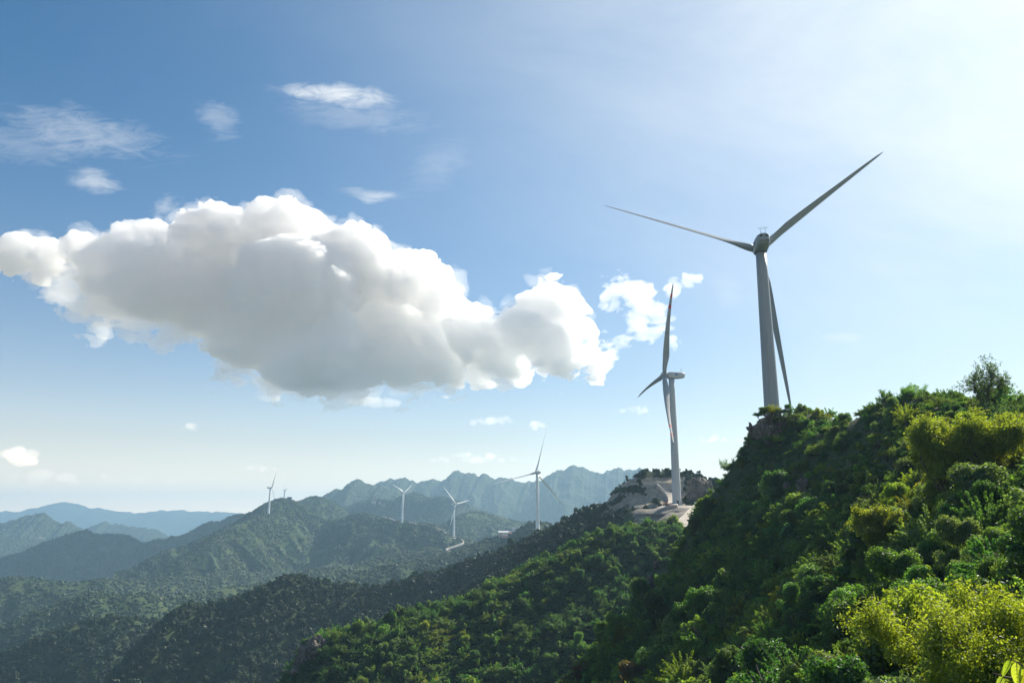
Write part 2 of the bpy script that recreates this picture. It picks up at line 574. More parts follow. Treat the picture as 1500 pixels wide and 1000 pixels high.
def rbf(x, y):
    sh = x.shape
    P = np.stack([x.ravel(), y.ravel()], 1)
    out = np.empty(len(P))
    n = len(CT)
    for k in range(0, len(P), 20000):
        q = P[k:k + 20000]
        d = np.linalg.norm(q[:, None] - CT[None, :, :2], axis=2)
        out[k:k + 20000] = -(np.sqrt(d * d + CW * CW) - CW) @ RB[:n] + RB[n] + (q / 100) @ RB[n + 1:]
    return out.reshape(sh)


NX0, NX1, NY0, NY1, NR = -115.0, 205.0, -30.0, 365.0, 1.6
gx = np.arange(NX0, NX1 + NR, NR)
gy = np.arange(NY0, NY1 + NR, NR)
GX, GY = np.meshgrid(gx, gy, indexing="ij")
GZ = rbf(GX, GY)
pxy = np.stack([GX, GY], -1)
dist = np.hypot(GX, GY)
GZ = GZ + (fbm(pxy / 14.0, 4, 3) - 0.5) * 3.0 * sstep(8, 40, dist) + (fbm(pxy / 3.0, 3, 9) - 0.5) * 0.5
edge = np.minimum.reduce([GX - NX0, NX1 - GX, GY - NY0 + 0, NY1 - GY])
GZ = GZ - 60 * (1 - sstep(0, 12, edge))


def near_z(x, y):
    fx = np.clip((np.asarray(x, float) - NX0) / NR, 0, len(gx) - 1.001)
    fy = np.clip((np.asarray(y, float) - NY0) / NR, 0, len(gy) - 1.001)
    i, j = fx.astype(int), fy.astype(int)
    a, b = fx - i, fy - j
    return (GZ[i, j] * (1 - a) * (1 - b) + GZ[i + 1, j] * a * (1 - b) + GZ[i, j + 1] * (1 - a) * b + GZ[i + 1, j + 1] * a * b)


def hidden_by_near(P, margin=2.0, steps=40):
    """True where the near terrain stands between the camera and P."""
    P = np.asarray(P, float)
    hid = np.zeros(len(P), bool)
    for k in range(1, steps):
        q = P * (k / steps)
        ins = (q[:, 0] > NX0 + 8) & (q[:, 0] < NX1 - 8) & (q[:, 1] > 8) & (q[:, 1] < NY1 - 8)
        hid |= ins & (near_z(q[:, 0], q[:, 1]) > q[:, 2] + margin * min(1, k / steps * 2))
    return hid


slope = np.hypot(*np.gradient(GZ, NR))
me = new_mesh("near_hillside", np.stack([GX, GY, GZ], -1), grid_faces(len(gx), len(gy)), [M_NEAR])
pathmask = np.exp(-((GX - 75) ** 2 + (GY - 300) ** 2) / 180.0)
set_attr(me, "rock", sstep(1.1, 2.0, slope) * 0.15)
u_, v_, w_ = project(np.stack([GX, GY, GZ], -1))
set_attr(me, "road", sstep(300, 306, GY) * (u_ > 985) * (u_ < 1060) * 1.0)
tag(link("near_hillside", me), kind="structure")


# ------------------------------------------------------------------ ridges beyond: each its own sheet, crest as seen, both flanks modelled
RIDGES = []


def ridge(name, pts, near, far, slope, lam, amp, nt, ns, seed, mat, crest=0.0, crest_l=40.0, local=0.35, round_=None, rock=0.0, shape=None, faceaz=None):
    P = np.array([at(*p) for p in pts])
    # Catmull-Rom through the crest points
    Q = np.concatenate([[2 * P[0] - P[1]], P, [2 * P[-1] - P[-2]]])
    seg = np.linalg.norm(np.diff(P, axis=0), axis=1)
    cum = np.concatenate([[0], np.cumsum(seg)])
    tt = np.linspace(0, cum[-1], nt)
    k = np.clip(np.searchsorted(cum, tt, side="right") - 1, 0, len(P) - 2)
    t = ((tt - cum[k]) / seg[k])[:, None]
    p0, p1, p2, p3 = Q[k], Q[k + 1], Q[k + 2], Q[k + 3]
    C = 0.5 * (2 * p1 + (p2 - p0) * t + (2 * p0 - 5 * p1 + 4 * p2 - p3) * t ** 2 + (3 * p1 - p0 - 3 * p2 + p3) * t ** 3)
    if crest:
        C[:, 2] += (fbm(np.stack([tt / crest_l, tt * 0 + seed], -1), 5, seed, 0.6) - 0.5) * crest
        if crest >= 14:
            C[:, 2] += (ridged(np.stack([tt / (crest_l * 0.8), tt * 0 + seed], -1), 4, seed + 3) - 0.6) * crest * 0.9
    T = np.gradient(C[:, :2], axis=0)
    w = max(3, nt // 8)
    ker = np.ones(w) / w
    Ts = np.stack([np.convolve(np.pad(T[:, i], w, mode="edge"), ker, "same")[w:-w] for i in range(2)], 1)
    g = P[-1, :2] - P[0, :2]
    g = g / np.linalg.norm(g)
    Ts = Ts / np.linalg.norm(Ts, axis=1, keepdims=True) * local + g * (1 - local)
    Ts /= np.linalg.norm(Ts, axis=1, keepdims=True)
    N = np.stack([Ts[:, 1], -Ts[:, 0]], 1)
    if (N * C[:, :2]).sum() > 0:
        N = -N                                     # flank that faces the camera comes first
    nf = max(6, ns // 4)
    s = np.concatenate([-far * (np.linspace(1, 0, nf, endpoint=False)) ** 1.3, near * (np.linspace(0, 1, ns)) ** 1.25])
    S, TT = np.meshgrid(s, tt)
    A = np.abs(S)
    r = round_ if round_ else near * 0.05
    drop = slope * (np.sqrt(A * A + r * r) - r)
    X = C[:, 0:1] + N[:, 0:1] * S
    Y = C[:, 1:2] + N[:, 1:2] * S
    Z = C[:, 2:3] - drop
    if shape is not None:
        Z = shape(Z, S, TT, C, drop)
    warp = (fbm(np.stack([X / (lam * 1.5), Y / (lam * 1.5)], -1), 3, seed + 5) - 0.5) * lam * 1.3
    sp = ridged(np.stack([(TT + warp + 0.25 * S) / lam, S / (lam * 2.6) + seed], -1), 3, seed + 1)
    sp2 = ridged(np.stack([(TT + warp * 0.5 - 0.3 * S) / (lam * 0.37), S / (lam * 0.9)], -1), 2, seed + 2)
    on = sstep(r * 0.3, near * 0.42, A)
    Z = Z + amp * on * (sp - 0.62) + amp * 0.30 * sstep(r * 0.2, near * 0.2, A) * (sp2 - 0.6)
    Z = Z + (fbm(np.stack([X, Y], -1) / (lam * 0.12), 3, seed + 8) - 0.5) * amp * 0.10 * sstep(0, r, A)
    me = new_mesh(name, np.stack([X, Y, Z], -1), grid_faces(nt, len(s)), [mat])
    zx = np.gradient(Z, axis=1) / np.maximum(np.gradient(S, axis=1), 1e-3)
    rk = np.clip(rock * (0.25 + sstep(0.8, 1.6, np.abs(zx))), 0, 1)
    set_attr(me, "rock", rk)
    set_attr(me, "road", np.zeros(X.size))
    o = tag(link(name, me), kind="structure")
    R = dict(o=o, me=me, X=X, Y=Y, Z=Z, S=S, nt=nt, ns=len(s), s=s, C=C, near=near, rk=rk)
    u, v, fw = project(np.stack([X, Y, Z], -1))
    R["uv"] = (u, v, fw)
    # silhouette per picture column, for leaving out what lies hidden
    bins = np.clip(((u + 200) / 4).astype(int), 0, 479)
    sil = np.full(480, 2000.0)
    np.minimum.at(sil, bins.ravel(), v.ravel())
    R["sil"] = sil
    R["D"] = float(np.median(C[:, 1]))
    RIDGES.append(R)
    return R


def quarry(Z, S, TT, C, drop):
    """Two cut benches in the turbine hill."""
    d = drop
    nd = np.interp(d, [0, 1.5, 6.5, 7.5, 15, 17.0, 20, 45, 300], [0, 0.8, 6.0, 6.4, 15.5, 16.6, 17.0, 40, 250])
    m = (S > 0)
    return np.where(m, C[:, 2:3] - nd, Z)


R_Q = ridge("quarried_hill", [(862, 790, 455), (878, 755, 447), (892, 735, 441), (905, 716, 437), (925, 702, 434), (948, 692, 432), (985, 690, 434), (1010, 694, 434), (1040, 703, 430), (1075, 715, 425), (1120, 730, 420)],
            150, 120, 0.75, 45, 6, 150, 90, 21, M_NEAR, 0.8, 12, 0.6, 2.0, 0.9, quarry)
qu, qv, _ = R_Q["uv"]
qn = fbm(np.stack([R_Q["X"], R_Q["Y"], R_Q["Z"] * 2], -1) / 9.0, 4, 311)
bare = (R_Q["S"] > 0.4) & (qu > 886) & (qu < 1003) & (qv > 699) & (qv < 744)
green = sstep(0.55, 0.64, qn + 0.16 * ((qv > 712) & (qv < 722) & (qu < 955)))
R_Q["rk"] = np.where(bare, 0.95 - 0.75 * green, np.minimum(R_Q["rk"], 0.35))
R_Q["me"].attributes["rock"].data.foreach_set("value", R_Q["rk"].astype(np.float32).ravel())
R_C = ridge("wooded_ridge", [(1040, 742, 376), (1010, 744, 384), (965, 745, 392), (925, 746, 418), (893, 748, 452), (850, 760, 510), (820, 775, 545), (790, 789, 575), (760, 800, 600), (730, 811, 615), (700, 822, 625), (665, 833, 632), (640, 841, 637), (600, 851, 642), (560, 862, 645), (530, 864, 647), (500, 860, 648),
                           (470, 855, 650), (445, 849, 650), (427, 845, 650), (405, 853, 645), (380, 864, 640), (350, 876, 636), (320, 885, 630), (295, 890, 626), (275, 887, 622), (255, 897, 618), (235, 915, 612), (205, 945, 604), (170, 985, 590), (130, 1030, 575)],
            330, 260, 0.68, 105, 50, 420, 120, 33, M_MID, 2.0, 25, 0.45, 12, 0.12)
R_C2 = ridge("low_spur", [(330, 905, 840), (280, 908, 810), (240, 914, 790), (215, 910, 780), (185, 906, 772), (160, 907, 765), (130, 911, 760), (100, 918, 752), (70, 932, 745), (40, 943, 738), (10, 957, 730), (-40, 980, 720), (-120, 1010, 710)],
             300, 250, 0.76, 90, 44, 220, 90, 41, M_MID, 2.0, 30, 0.5, 14, 0.05)
R_D = ridge("green_spur", [(420, 850, 1250), (350, 858, 1180), (290, 868, 1130), (240, 872, 1090), (205, 868, 1065), (175, 870, 1050), (140, 867, 1040), (110, 875, 1025), (75, 888, 1010), (40, 900, 1000), (0, 918, 985), (-60, 940, 970), (-160, 970, 950)],
            420, 320, 0.74, 130, 66, 240, 100, 51, M_MID, 2.5, 40, 0.5, 20, 0.05)
R_E = ridge("green_spur", [(520, 838, 1750), (440, 843, 1640), (360, 838, 1560), (300, 842, 1500), (240, 846, 1450), (190, 850, 1410), (150, 847, 1380), (110, 852, 1360), (70, 849, 1350), (30, 846, 1340), (-20, 850, 1330), (-100, 866, 1310), (-220, 900, 1290)],
            420, 360, 0.68, 140, 72, 260, 100, 61, M_MID, 3, 50, 0.4, 24, 0.06)
R_V = ridge("valley_spur", [(980, 760, 1150), (880, 770, 1200), (800, 774, 1240), (760, 778, 1260), (740, 781, 1258), (720, 788, 1250), (680, 802, 1235), (640, 813, 1215), (600, 821, 1195), (560, 829, 1175), (520, 838, 1150), (480, 852, 1120), (430, 880, 1080)],
            420, 300, 0.66, 130, 54, 260, 100, 71, M_MID, 3, 50, 0.5, 18, 0.05)
R_V2 = ridge("valley_spur", [(640, 800, 1500), (600, 808, 1470), (560, 815, 1440), (520, 826, 1400), (480, 830, 1370), (450, 834, 1340), (420, 846, 1310), (390, 866, 1270)],
             420, 300, 0.64, 120, 48, 200, 90, 73, M_MID, 3, 50, 0.5, 18, 0.05)
R_L = ridge("dark_knoll", [(720, 800, 1080), (745, 785, 1080), (757, 776, 1080), (768, 769, 1080), (782, 765, 1080), (800, 766, 1080), (820, 771, 1080), (850, 785, 1080), (880, 805, 1080)],
            200, 200, 0.7, 60, 14, 140, 60, 75, M_MID, 1.5, 25, 0.3, 10, 0.0)
R_F = ridge("turbine_mountain", [(170, 838, 1700), (200, 828, 1730), (240, 808, 1780), (280, 795, 1820), (320, 777, 1860), (350, 762, 1895), (372, 748, 1925), (390, 738, 1945), (408, 731, 1960), (422, 730, 1965), (436, 736, 1960), (452, 747, 1945), (468, 757, 1925), (490, 762, 1900),
                               (510, 756, 1880), (527, 752, 1865), (545, 754, 1850), (565, 758, 1835), (578, 763, 1800), (592, 765, 1745), (612, 767, 1725), (635, 770, 1712), (650, 779, 1690), (666, 785, 1655), (690, 792, 1640), (720, 800, 1620), (760, 815, 1600), (800, 830, 1590)],
            760, 500, 0.66, 190, 165, 560, 190, 81, M_MID, 5, 60, 0.35, 22, 0.16)
R_F2 = ridge("mountain_spur", [(420, 748, 1880), (380, 757, 1800), (350, 768, 1740), (322, 781, 1690), (305, 792, 1650), (285, 806, 1620), (260, 822, 1590), (230, 838, 1560), (200, 852, 1530), (160, 870, 1500)],
             420, 380, 0.68, 120, 66, 220, 100, 83, M_MID, 3, 40, 0.4, 18, 0.14)
R_H = ridge("rounded_hill", [(400, 775, 2350), (430, 742, 2350), (446, 731, 2350), (460, 727, 2350), (476, 730, 2350), (492, 738, 2350), (505, 748, 2340), (520, 765, 2330), (550, 795, 2320)],
            500, 400, 0.62, 140, 50, 200, 80, 85, M_MID, 4, 50, 0.2, 22, 0.05)
R_K = ridge("rounded_hill", [(600, 800, 2050), (635, 776, 2080), (655, 764, 2100), (668, 758, 2110), (682, 752, 2150), (698, 749, 2180), (712, 751, 2190), (735, 757, 2190), (760, 763, 2180), (800, 768, 2170), (860, 775, 2160), (930, 790, 2150)],
            600, 400, 0.5, 150, 50, 240, 90, 87, M_MID, 4, 60, 0.3, 24, 0.04)
R_G = ridge("wooded_mountain", [(-160, 845, 2500), (-80, 832, 2530), (-20, 822, 2560), (20, 812, 2580), (50, 800, 2600), (80, 790, 2620), (105, 780, 2640), (122, 776, 2650), (140, 780, 2650), (165, 783, 2655), (190, 785, 2660), (210, 792, 2660), (235, 790, 2670), (262, 783, 2690), (285, 773, 2710), (305, 765, 2730),
                                (322, 763, 2745), (345, 753, 2760), (375, 752, 2780), (420, 760, 2800)],
            850, 600, 0.62, 200, 150, 360, 130, 91, M_MID, 14, 90, 0.3, 24, 0.20)
R_J = ridge("bare_topped_ridge", [(440, 790, 3100), (480, 760, 3080), (500, 744, 3060), (525, 737, 3040), (550, 732, 3020), (575, 733, 3000), (595, 724, 2980), (612, 722, 2970), (630, 730, 2950), (650, 728, 2930), (668, 733, 2920), (690, 740, 2900), (715, 752, 2880), (750, 765, 2860), (800, 772, 2850)],
            900, 600, 0.5, 240, 80, 300, 110, 93, M_FAR, 10, 120, 0.3, 30, 0.05)
R_I1 = ridge("craggy_mountain", [(430, 790, 3698), (460, 745, 3698), (476, 724, 3698), (484, 722, 3698), (494, 716, 3698), (502, 717, 3698), (512, 708, 3698), (524, 702, 3698), (532, 705, 3698), (545, 711, 3698), (565, 714, 3681), (590, 722, 3664), (620, 732, 3646), (660, 748, 3612), (720, 770, 3569)],
             1100, 700, 0.6, 260, 130, 360, 120, 95, M_FAR, 20, 40, 0.3, 20, 0.12)
R_I = ridge("craggy_mountain", [(470, 730, 4340), (520, 718, 4340), (560, 706, 4340), (580, 702, 4340), (600, 700, 4340), (612, 704, 4340), (640, 705, 4340), (655, 697, 4340), (670, 690, 4340), (684, 692, 4340), (700, 697, 4340), (712, 695, 4340), (728, 699, 4305), (745, 700, 4270), (765, 704, 4256), (785, 704, 4235),
                               (800, 698, 4214), (815, 690, 4200), (832, 685, 4200), (848, 682, 4200), (860, 689, 4200), (880, 690, 4165), (898, 686, 4165), (915, 690, 4165), (935, 688, 4130), (948, 683, 4130), (960, 692, 4130), (985, 700, 4116), (1040, 706, 4095), (1120, 712, 4060), (1220, 730, 3990)],
            1500, 850, 0.58, 300, 190, 560, 160, 97, M_FAR, 34, 55, 0.25, 30, 0.10)
R_N1 = ridge("cliffed_mountain", [(-120, 790, 4100), (-60, 772, 4100), (-10, 769, 4100), (10, 766, 4100), (25, 760, 4100), (42, 755, 4100), (60, 754, 4100), (76, 758, 4100), (90, 764, 4116), (100, 763, 4133), (115, 771, 4149), (128, 778, 4166), (150, 790, 4182), (200, 815, 4182)],
             1300, 750, 0.6, 270, 160, 320, 120, 101, M_FAR, 36, 55, 0.25, 24, 0.75)
R_N2 = ridge("distant_hill", [(90, 800, 4960), (120, 782, 4960), (135, 772, 4960), (152, 765, 4960), (165, 768, 4960), (185, 770, 4960), (205, 773, 4960), (222, 773, 4960), (240, 782, 4960), (280, 800, 4960)],
             1200, 700, 0.55, 260, 110, 220, 90, 103, M_FAR, 28, 50, 0.2, 20, 0.3)
R_N0 = ridge("valley_hill", [(-200, 815, 3700), (-100, 806, 3700), (-30, 795, 3700), (0, 790, 3700), (30, 786, 3720), (60, 789, 3740), (100, 795, 3760), (160, 800, 3800), (230, 800, 3800)],
             1200, 700, 0.5, 260, 100, 200, 90, 105, M_FAR, 14, 120, 0.25, 30, 0.1)
R_P = ridge("pale_mountain", [(-320, 762, 8840), (-150, 756, 8840), (-40, 751, 8840), (20, 748, 8840), (50, 745, 8840), (75, 739, 8840), (92, 737, 8840), (108, 737, 8840), (125, 742, 8840), (150, 746, 8840), (175, 748, 8840), (200, 750, 8840), (230, 748, 8840), (260, 747, 8840), (300, 749, 8840), (340, 750, 8840), (420, 752, 8840), (520, 754, 8840), (640, 757, 8840)],
            2900, 1600, 0.42, 600, 200, 340, 100, 107, M_FAR, 36, 150, 0.2, 60, 0.05)

# ground sheet under everything
me = new_mesh("ground", [(-11800, -2800, -420), (11800, -2800, -420), (11800, 11200, -420), (-11800, 11200, -420)], [(0, 1, 2, 3)], [M_FAR])
tag(link("ground", me), kind="structure")


def pick(R, u, v, front=True):
    """Point of a ridge's visible flank nearest to photo pixel (u, v)."""
    uu, vv, fw = R["uv"]
    d = (uu - u) ** 2 + (vv - v) ** 2 + np.where(R["S"] < -1, 1e6, 0)
    i = np.unravel_index(np.argmin(d), d.shape)
    return np.array([R["X"][i], R["Y"][i], R["Z"][i]])


# ------------------------------------------------------------------ wind turbines
def ellipse(cx, cz, y, rx, rz, n=16, p=2.6, flat=0.0):
    out = []
    for q in np.linspace(0, 2 * math.pi, n, endpoint=False):
        c_, s_ = math.cos(q), math.sin(q)
        out.append((cx + rx * np.sign(c_) * abs(c_) ** (2 / p), y, cz + rz * np.sign(s_) * abs(s_) ** (2 / p)))
    return out


def turbine(name, label, hub, yaw, phase, L, cone, bend, height=65.0, r0=2.1, r1=1.25, bands=False, detail=True, tilt=4.0, pitch=0.0, size=1.0, paint=None):
    """Tower at the back of the hub; yaw = heading of the rotor axis from +Y towards +X, as the photo shows it."""
    H = np.array(hub, float)
    M_STEEL_, M_FIBRE_ = paint or (M_STEEL, M_FIBRE)
    ya = math.radians(yaw)
    fx, fy = math.sin(ya), math.cos(ya)
    over = 3.6 * size
    base = (H[0] - fx * over, H[1] - fy * over, H[2] - 0.6 - height)
    t = thing(name, label, "wind turbine", base, 0, "white wind turbines along the ridges")
    R = rotz(-ya)
    zt = height - 1.35 * size
    # tower: tapered steel tube with thin flange rings where its sections meet
    def tr(h):
        return (r0 + (r1 - r0) * (max(h, 0) / zt) ** 1.1) * size ** 0.3
    n = 40 if detail else 14
    ang = np.linspace(0, 2 * math.pi, n, endpoint=False)
    m = MB()
    m.loft([[(tr(h) * math.cos(q), tr(h) * math.sin(q), h) for q in ang] for h in [-6.0] + list(np.linspace(0, zt, 14))])
    tower = m.build("tower", M_STEEL_, t, smooth=True)
    if detail:
        for k in (1, 2, 3):
            h = zt * k / 4
            m = MB()
            m.loft([[((tr(h) + 0.03) * math.cos(q), (tr(h) + 0.03) * math.sin(q), h + e) for q in ang] for e in (-0.09, 0.09)])
            m.build("flange", M_STEEL_, tower)
    if detail:
        d = MB()
        d.box((0, -r0 - 0.02, 1.9), (0.9, 0.12, 2.1))
        d.box((0, -r0 - 0.5, 0.45), (1.2, 1.1, 0.9))
        o = d.build("door", M_DARK, tower)
    # nacelle, along the local +Y = rotor axis
    zn = height + 0.35
    k = size
    m = MB()
    prof = [(-6.6, 0.80, 0.80, 0.20), (-6.4, 1.15, 1.15, 0.12), (-5.2, 1.55, 1.42, 0.05), (-3.0, 1.72, 1.62, 0.0), (0.5, 1.75, 1.70, 0.0), (1.6, 1.62, 1.62, 0.0), (1.95, 1.35, 1.4, 0.0)]
    m.loft([[tuple(R @ np.array(p)) for p in ellipse(0, zn + c * k, y * k, a * k, b * k, 24, 4.2)] for y, a, b, c in prof])
    na = m.build("nacelle", M_STEEL_, t, smooth=True)
    if detail:
        for sx in (-0.72, 0.72):
            m = MB()
            m.box(tuple(R @ np.array((sx, -6.42, zn + 0.62))), (0.62, 0.75, 0.42), rot=R)
            m.build("vent", M_DARK, na)
        m = MB()
        m.box(tuple(R @ np.array((0, -5.5, zn - 0.62))), (2.3, 2.2, 0.16), rot=R)
        m.build("belly_seam", M_DARK, na)
        for sx, hh in ((-0.55, 1.75), (0.62, 1.85)):
            m = MB()
            top = zn + 1.35
            P = lambda x, y, z: R @ np.array((x, y, z))
            m.tube([P(sx, -5.0, top), P(sx, -5.0, top + hh)], 0.045, 6)
            m.tube([P(sx - 0.42, -5.0, top + hh - 0.12), P(sx + 0.42, -5.0, top + hh - 0.12)], 0.03, 6)
            for q in (-0.4, 0.36):
                m.box(tuple(P(sx + q, -5.0, top + hh - 0.02)), (0.14, 0.14, 0.22), rot=R)
            m.tube([P(sx, -5.0, top + 0.35), P(sx + (0.5 if sx < 0 else -0.5), -5.0, top + 0.5)], 0.03, 6)
            m.build("weather_mast", M_GALV, na)
        m = MB()
        m.tube([P(-0.55, -5.0, top + 0.5), P(0.0, -5.0, top + 0.32), P(0.62, -5.0, top + 0.5)], 0.035, 6)
        m.build("mast_rail", M_GALV, na)
        for sx in (-1, 1):
            m = MB()
            rings = []
            for e in (0, 1):
                rings.append([tuple(R @ np.array((sx * (1.735 + 0.03 * e), -2.1 + (0.62 if sx > 0 else -0.62) * math.cos(q) * (1 - 0.2 * math.cos(2 * q)), zn + 0.25 + 0.5 * math.sin(q)))) for q in np.linspace(0, 2 * math.pi, 18, endpoint=False)])
            m.loft(rings)
            m.build("emblem", M_BLUE, na)
        m = MB()
        m.loft([[tuple(R @ np.array((r * math.cos(q), -r * math.sin(q) * 1.0, z))) for q in ang] for z, r in ((zt - 0.05, r1 + 0.12), (zt + 0.25, r1 + 0.16), (zn - 1.5, r1 + 0.16))])
        m.build("yaw_ring", M_DARK, t, smooth=True)
    # rotor frame
    ti = math.radians(tilt)
    a = np.array([fx * math.cos(ti), fy * math.cos(ti), math.sin(ti)])
    e1 = np.array([fy, -fx, 0.0])
    e2 = np.cross(e1, a)
    hc = np.array([fx * over, fy * over, height + 0.6])          # hub centre in the turbine's own frame
    m = MB()
    prof = [(-1.75, 1.32), (-1.1, 1.5), (-0.2, 1.55), (0.7, 1.38), (1.35, 0.95), (1.75, 0.5), (1.9, 0.12)]
    m.loft([[hc + k * (y * a + r * (math.cos(q) * e1 + math.sin(q) * e2)) for q in np.linspace(0, 2 * math.pi, 24, endpoint=False)] for y, r in prof])
    m.build("hub", M_FIBRE_, t, smooth=True)
    nb = 26 if detail else 12
    nn = 18 if detail else 8
    for b in range(3):
        q = math.radians(phase + 120 * b)
        rd = math.cos(q) * e2 + math.sin(q) * e1                 # out along the blade
        tg = np.cross(a, rd)
        rings = []
        ss = np.linspace(0, 1, nb)
        for s_ in ss:
            # chord, thickness, twist of a 40 m blade
            ch = np.interp(s_, [0, 0.03, 0.10, 0.2, 0.35, 0.6, 0.85, 0.97, 1.0], [1.8, 1.8, 2.35, 3.05, 2.5, 1.65, 1.0, 0.55, 0.12]) * size * L / 42.0
            th_ = np.interp(s_, [0, 0.04, 0.12, 0.2, 0.4, 1.0], [1.0, 1.0, 0.62, 0.36, 0.24, 0.16])
            tw = math.radians(np.interp(s_, [0, 0.15, 0.3, 0.6, 1.0], [16, 14, 8, 3, 0]) + pitch)
            rnd = np.interp(s_, [0, 0.05, 0.16], [1, 1, 0])
            cdir = math.cos(tw) * tg + math.sin(tw) * a
            tdir = np.cross(rd, cdir)
            cen = hc + rd * (1.0 * k + (L - 1.0 * k) * s_) + a * (cone * s_ + bend * s_ ** 2)
            ring = []
            for g in np.linspace(0, 2 * math.pi, nn, endpoint=False):
                xc, yc = math.cos(g), math.sin(g)
                xo = 0.5 * xc + (1 - rnd) * 0.18
                yo = 0.5 * th_ * yc * (rnd + (1 - rnd) * (0.62 + 0.38 * -xc) * 1.0)
                ring.append(cen + ch * (xo * cdir * -1 + yo * tdir))
            rings.append(ring)
        m = MB()
        fn = (lambda i: 1 if (0.70 < ss[i] < 0.745 or 0.81 < ss[i] < 0.85) else 0) if bands else 0
        m.loft(rings, mi=fn)
        m.build("blade", [M_FIBRE_, M_RED] if bands else M_FIBRE_, t, smooth=True)
    return t


turbine("wind_turbine", "largest white wind turbine rising behind the rocky outcrop, seen from behind its nacelle", at(1111, 366.5, 195), 9.2, 52.2, 42.5, 1.5, 1.6, 65, 2.1, 1.28, pitch=52, tilt=0.5, paint=(M_SHADED, M_SHADED))
turbine("wind_turbine", "white wind turbine with red bands on its blades, standing on the cut dirt platform", at(973, 549, 390), -95.0, 95.75, 46.0, 6.0, -4.0, 63.5, 2.15, 1.4, bands=True, pitch=78, paint=(M_HALF_SHADED, M_SHADED))
turbine("wind_turbine", "white wind turbine behind the dark wooded ridge, its blades spread in a wide Y", at(785, 692, 838), -22.0, 15.05, 49.0, 2.0, 1.3, 66, 2.2, 1.4, pitch=70)
turbine("wind_turbine", "white wind turbine on the pale pad above the hairpin dirt track", at(667.5, 738, 1650), 129.2, 41.3, 47.5, -2, -2, 66, 2.3, 1.35, detail=False, size=1.15)
turbine("wind_turbine", "white wind turbine on the bare road along the far mountain shoulder", at(592, 721, 1730), 126.5, 61.7, 36.0, -2, -3, 66, 2.3, 1.35, detail=False, size=1.1)
turbine("wind_turbine", "white wind turbine on the mountain flank below the round summit", at(398.5, 714, 1860), 55.0, 34.0, 42.5, 1.5, 1.5, 60, 2.4, 1.5, detail=False, size=1.15)
turbine("wind_turbine", "smallest wind turbine, its tower half hidden behind the round mountain summit", at(418.5, 718, 3300), 60.0, 318.0, 36.0, 0, 0, 62, 3.2, 2.2, detail=False, size=1.2)


# ------------------------------------------------------------------ plants
def leaf_quads(C, Nrm, size, aspect=0.55, rng=RNG, jit=0.9, bend=0.25):
    """Leaves as small folded kites at C, facing about Nrm. Returns verts (n*4, 3), faces (n, 4)."""
    n = len(C)
    d = Nrm + rng.normal(0, jit, (n, 3))
    d /= np.linalg.norm(d, axis=1, keepdims=True)
    r = rng.normal(0, 1, (n, 3))
    a = np.cross(d, r)
    a /= np.linalg.norm(a, axis=1, keepdims=True)
    b = np.cross(d, a)
    sz = (size * rng.uniform(0.65, 1.35, n))[:, None]
    v = np.stack([C - a * sz * 0.5, C + b * sz * aspect * 0.5 - d * sz * bend * 0.3, C + a * sz * 0.5 - d * sz * bend, C - b * sz * aspect * 0.5 - d * sz * bend * 0.3], 1)
    f = np.arange(n * 4).reshape(n, 4)
    return v.reshape(-1, 3), f


def crown_points(n, rng, lobes=14, R=1.0, flat=0.8, lob=(0.28, 0.5), lo=0.0, shell=0.35):
    """Points and outward directions through a lobed crown that sits on the ground (about radius R)."""
    L = []
    for k in range(lobes):
        th = rng.uniform(0, 2 * math.pi)
        h = rng.uniform(lo, 1.0)
        rr = R * rng.uniform(0.25, 0.78) * math.sqrt(max(0.08, 1 - (h * 0.85) ** 2))
        L.append((rr * math.cos(th), rr * math.sin(th), R * flat * (0.15 + 1.05 * h), R * rng.uniform(*lob)))
    L = np.array(L)
    w = L[:, 3] ** 2
    idx = rng.choice(len(L), n, p=w / w.sum())
    d = rng.normal(0, 1, (n, 3))
    d /= np.linalg.norm(d, axis=1, keepdims=True)
    d[:, 2] = np.abs(d[:, 2]) * np.where(rng.random(n) < 0.72, 1, -1)
    # small clumps: a bumpy shell
    bump = 0.78 + 0.5 * vnoise(d * 2.6 + idx[:, None] * 3.3, 3)
    rad = L[idx, 3] * bump * (1 - shell * rng.random(n) ** 1.6)
    P = L[idx, :3] + d * rad[:, None]
    P[:, 2] = np.maximum(P[:, 2], -0.05)
    return P, d


def shrub_crown(name, n, leaf, seed, R=1.0, aspect=0.55, jit=0.9, **kw):
    rng = np.random.default_rng(seed)
    P, d = crown_points(n, rng, R=R, **kw)
    d[:, 2] += 0.35
    v, f = leaf_quads(P, d, np.full(n, leaf), aspect, rng, jit)
    return new_mesh(name, v, f, [M_LEAF["mid"]], smooth=False)


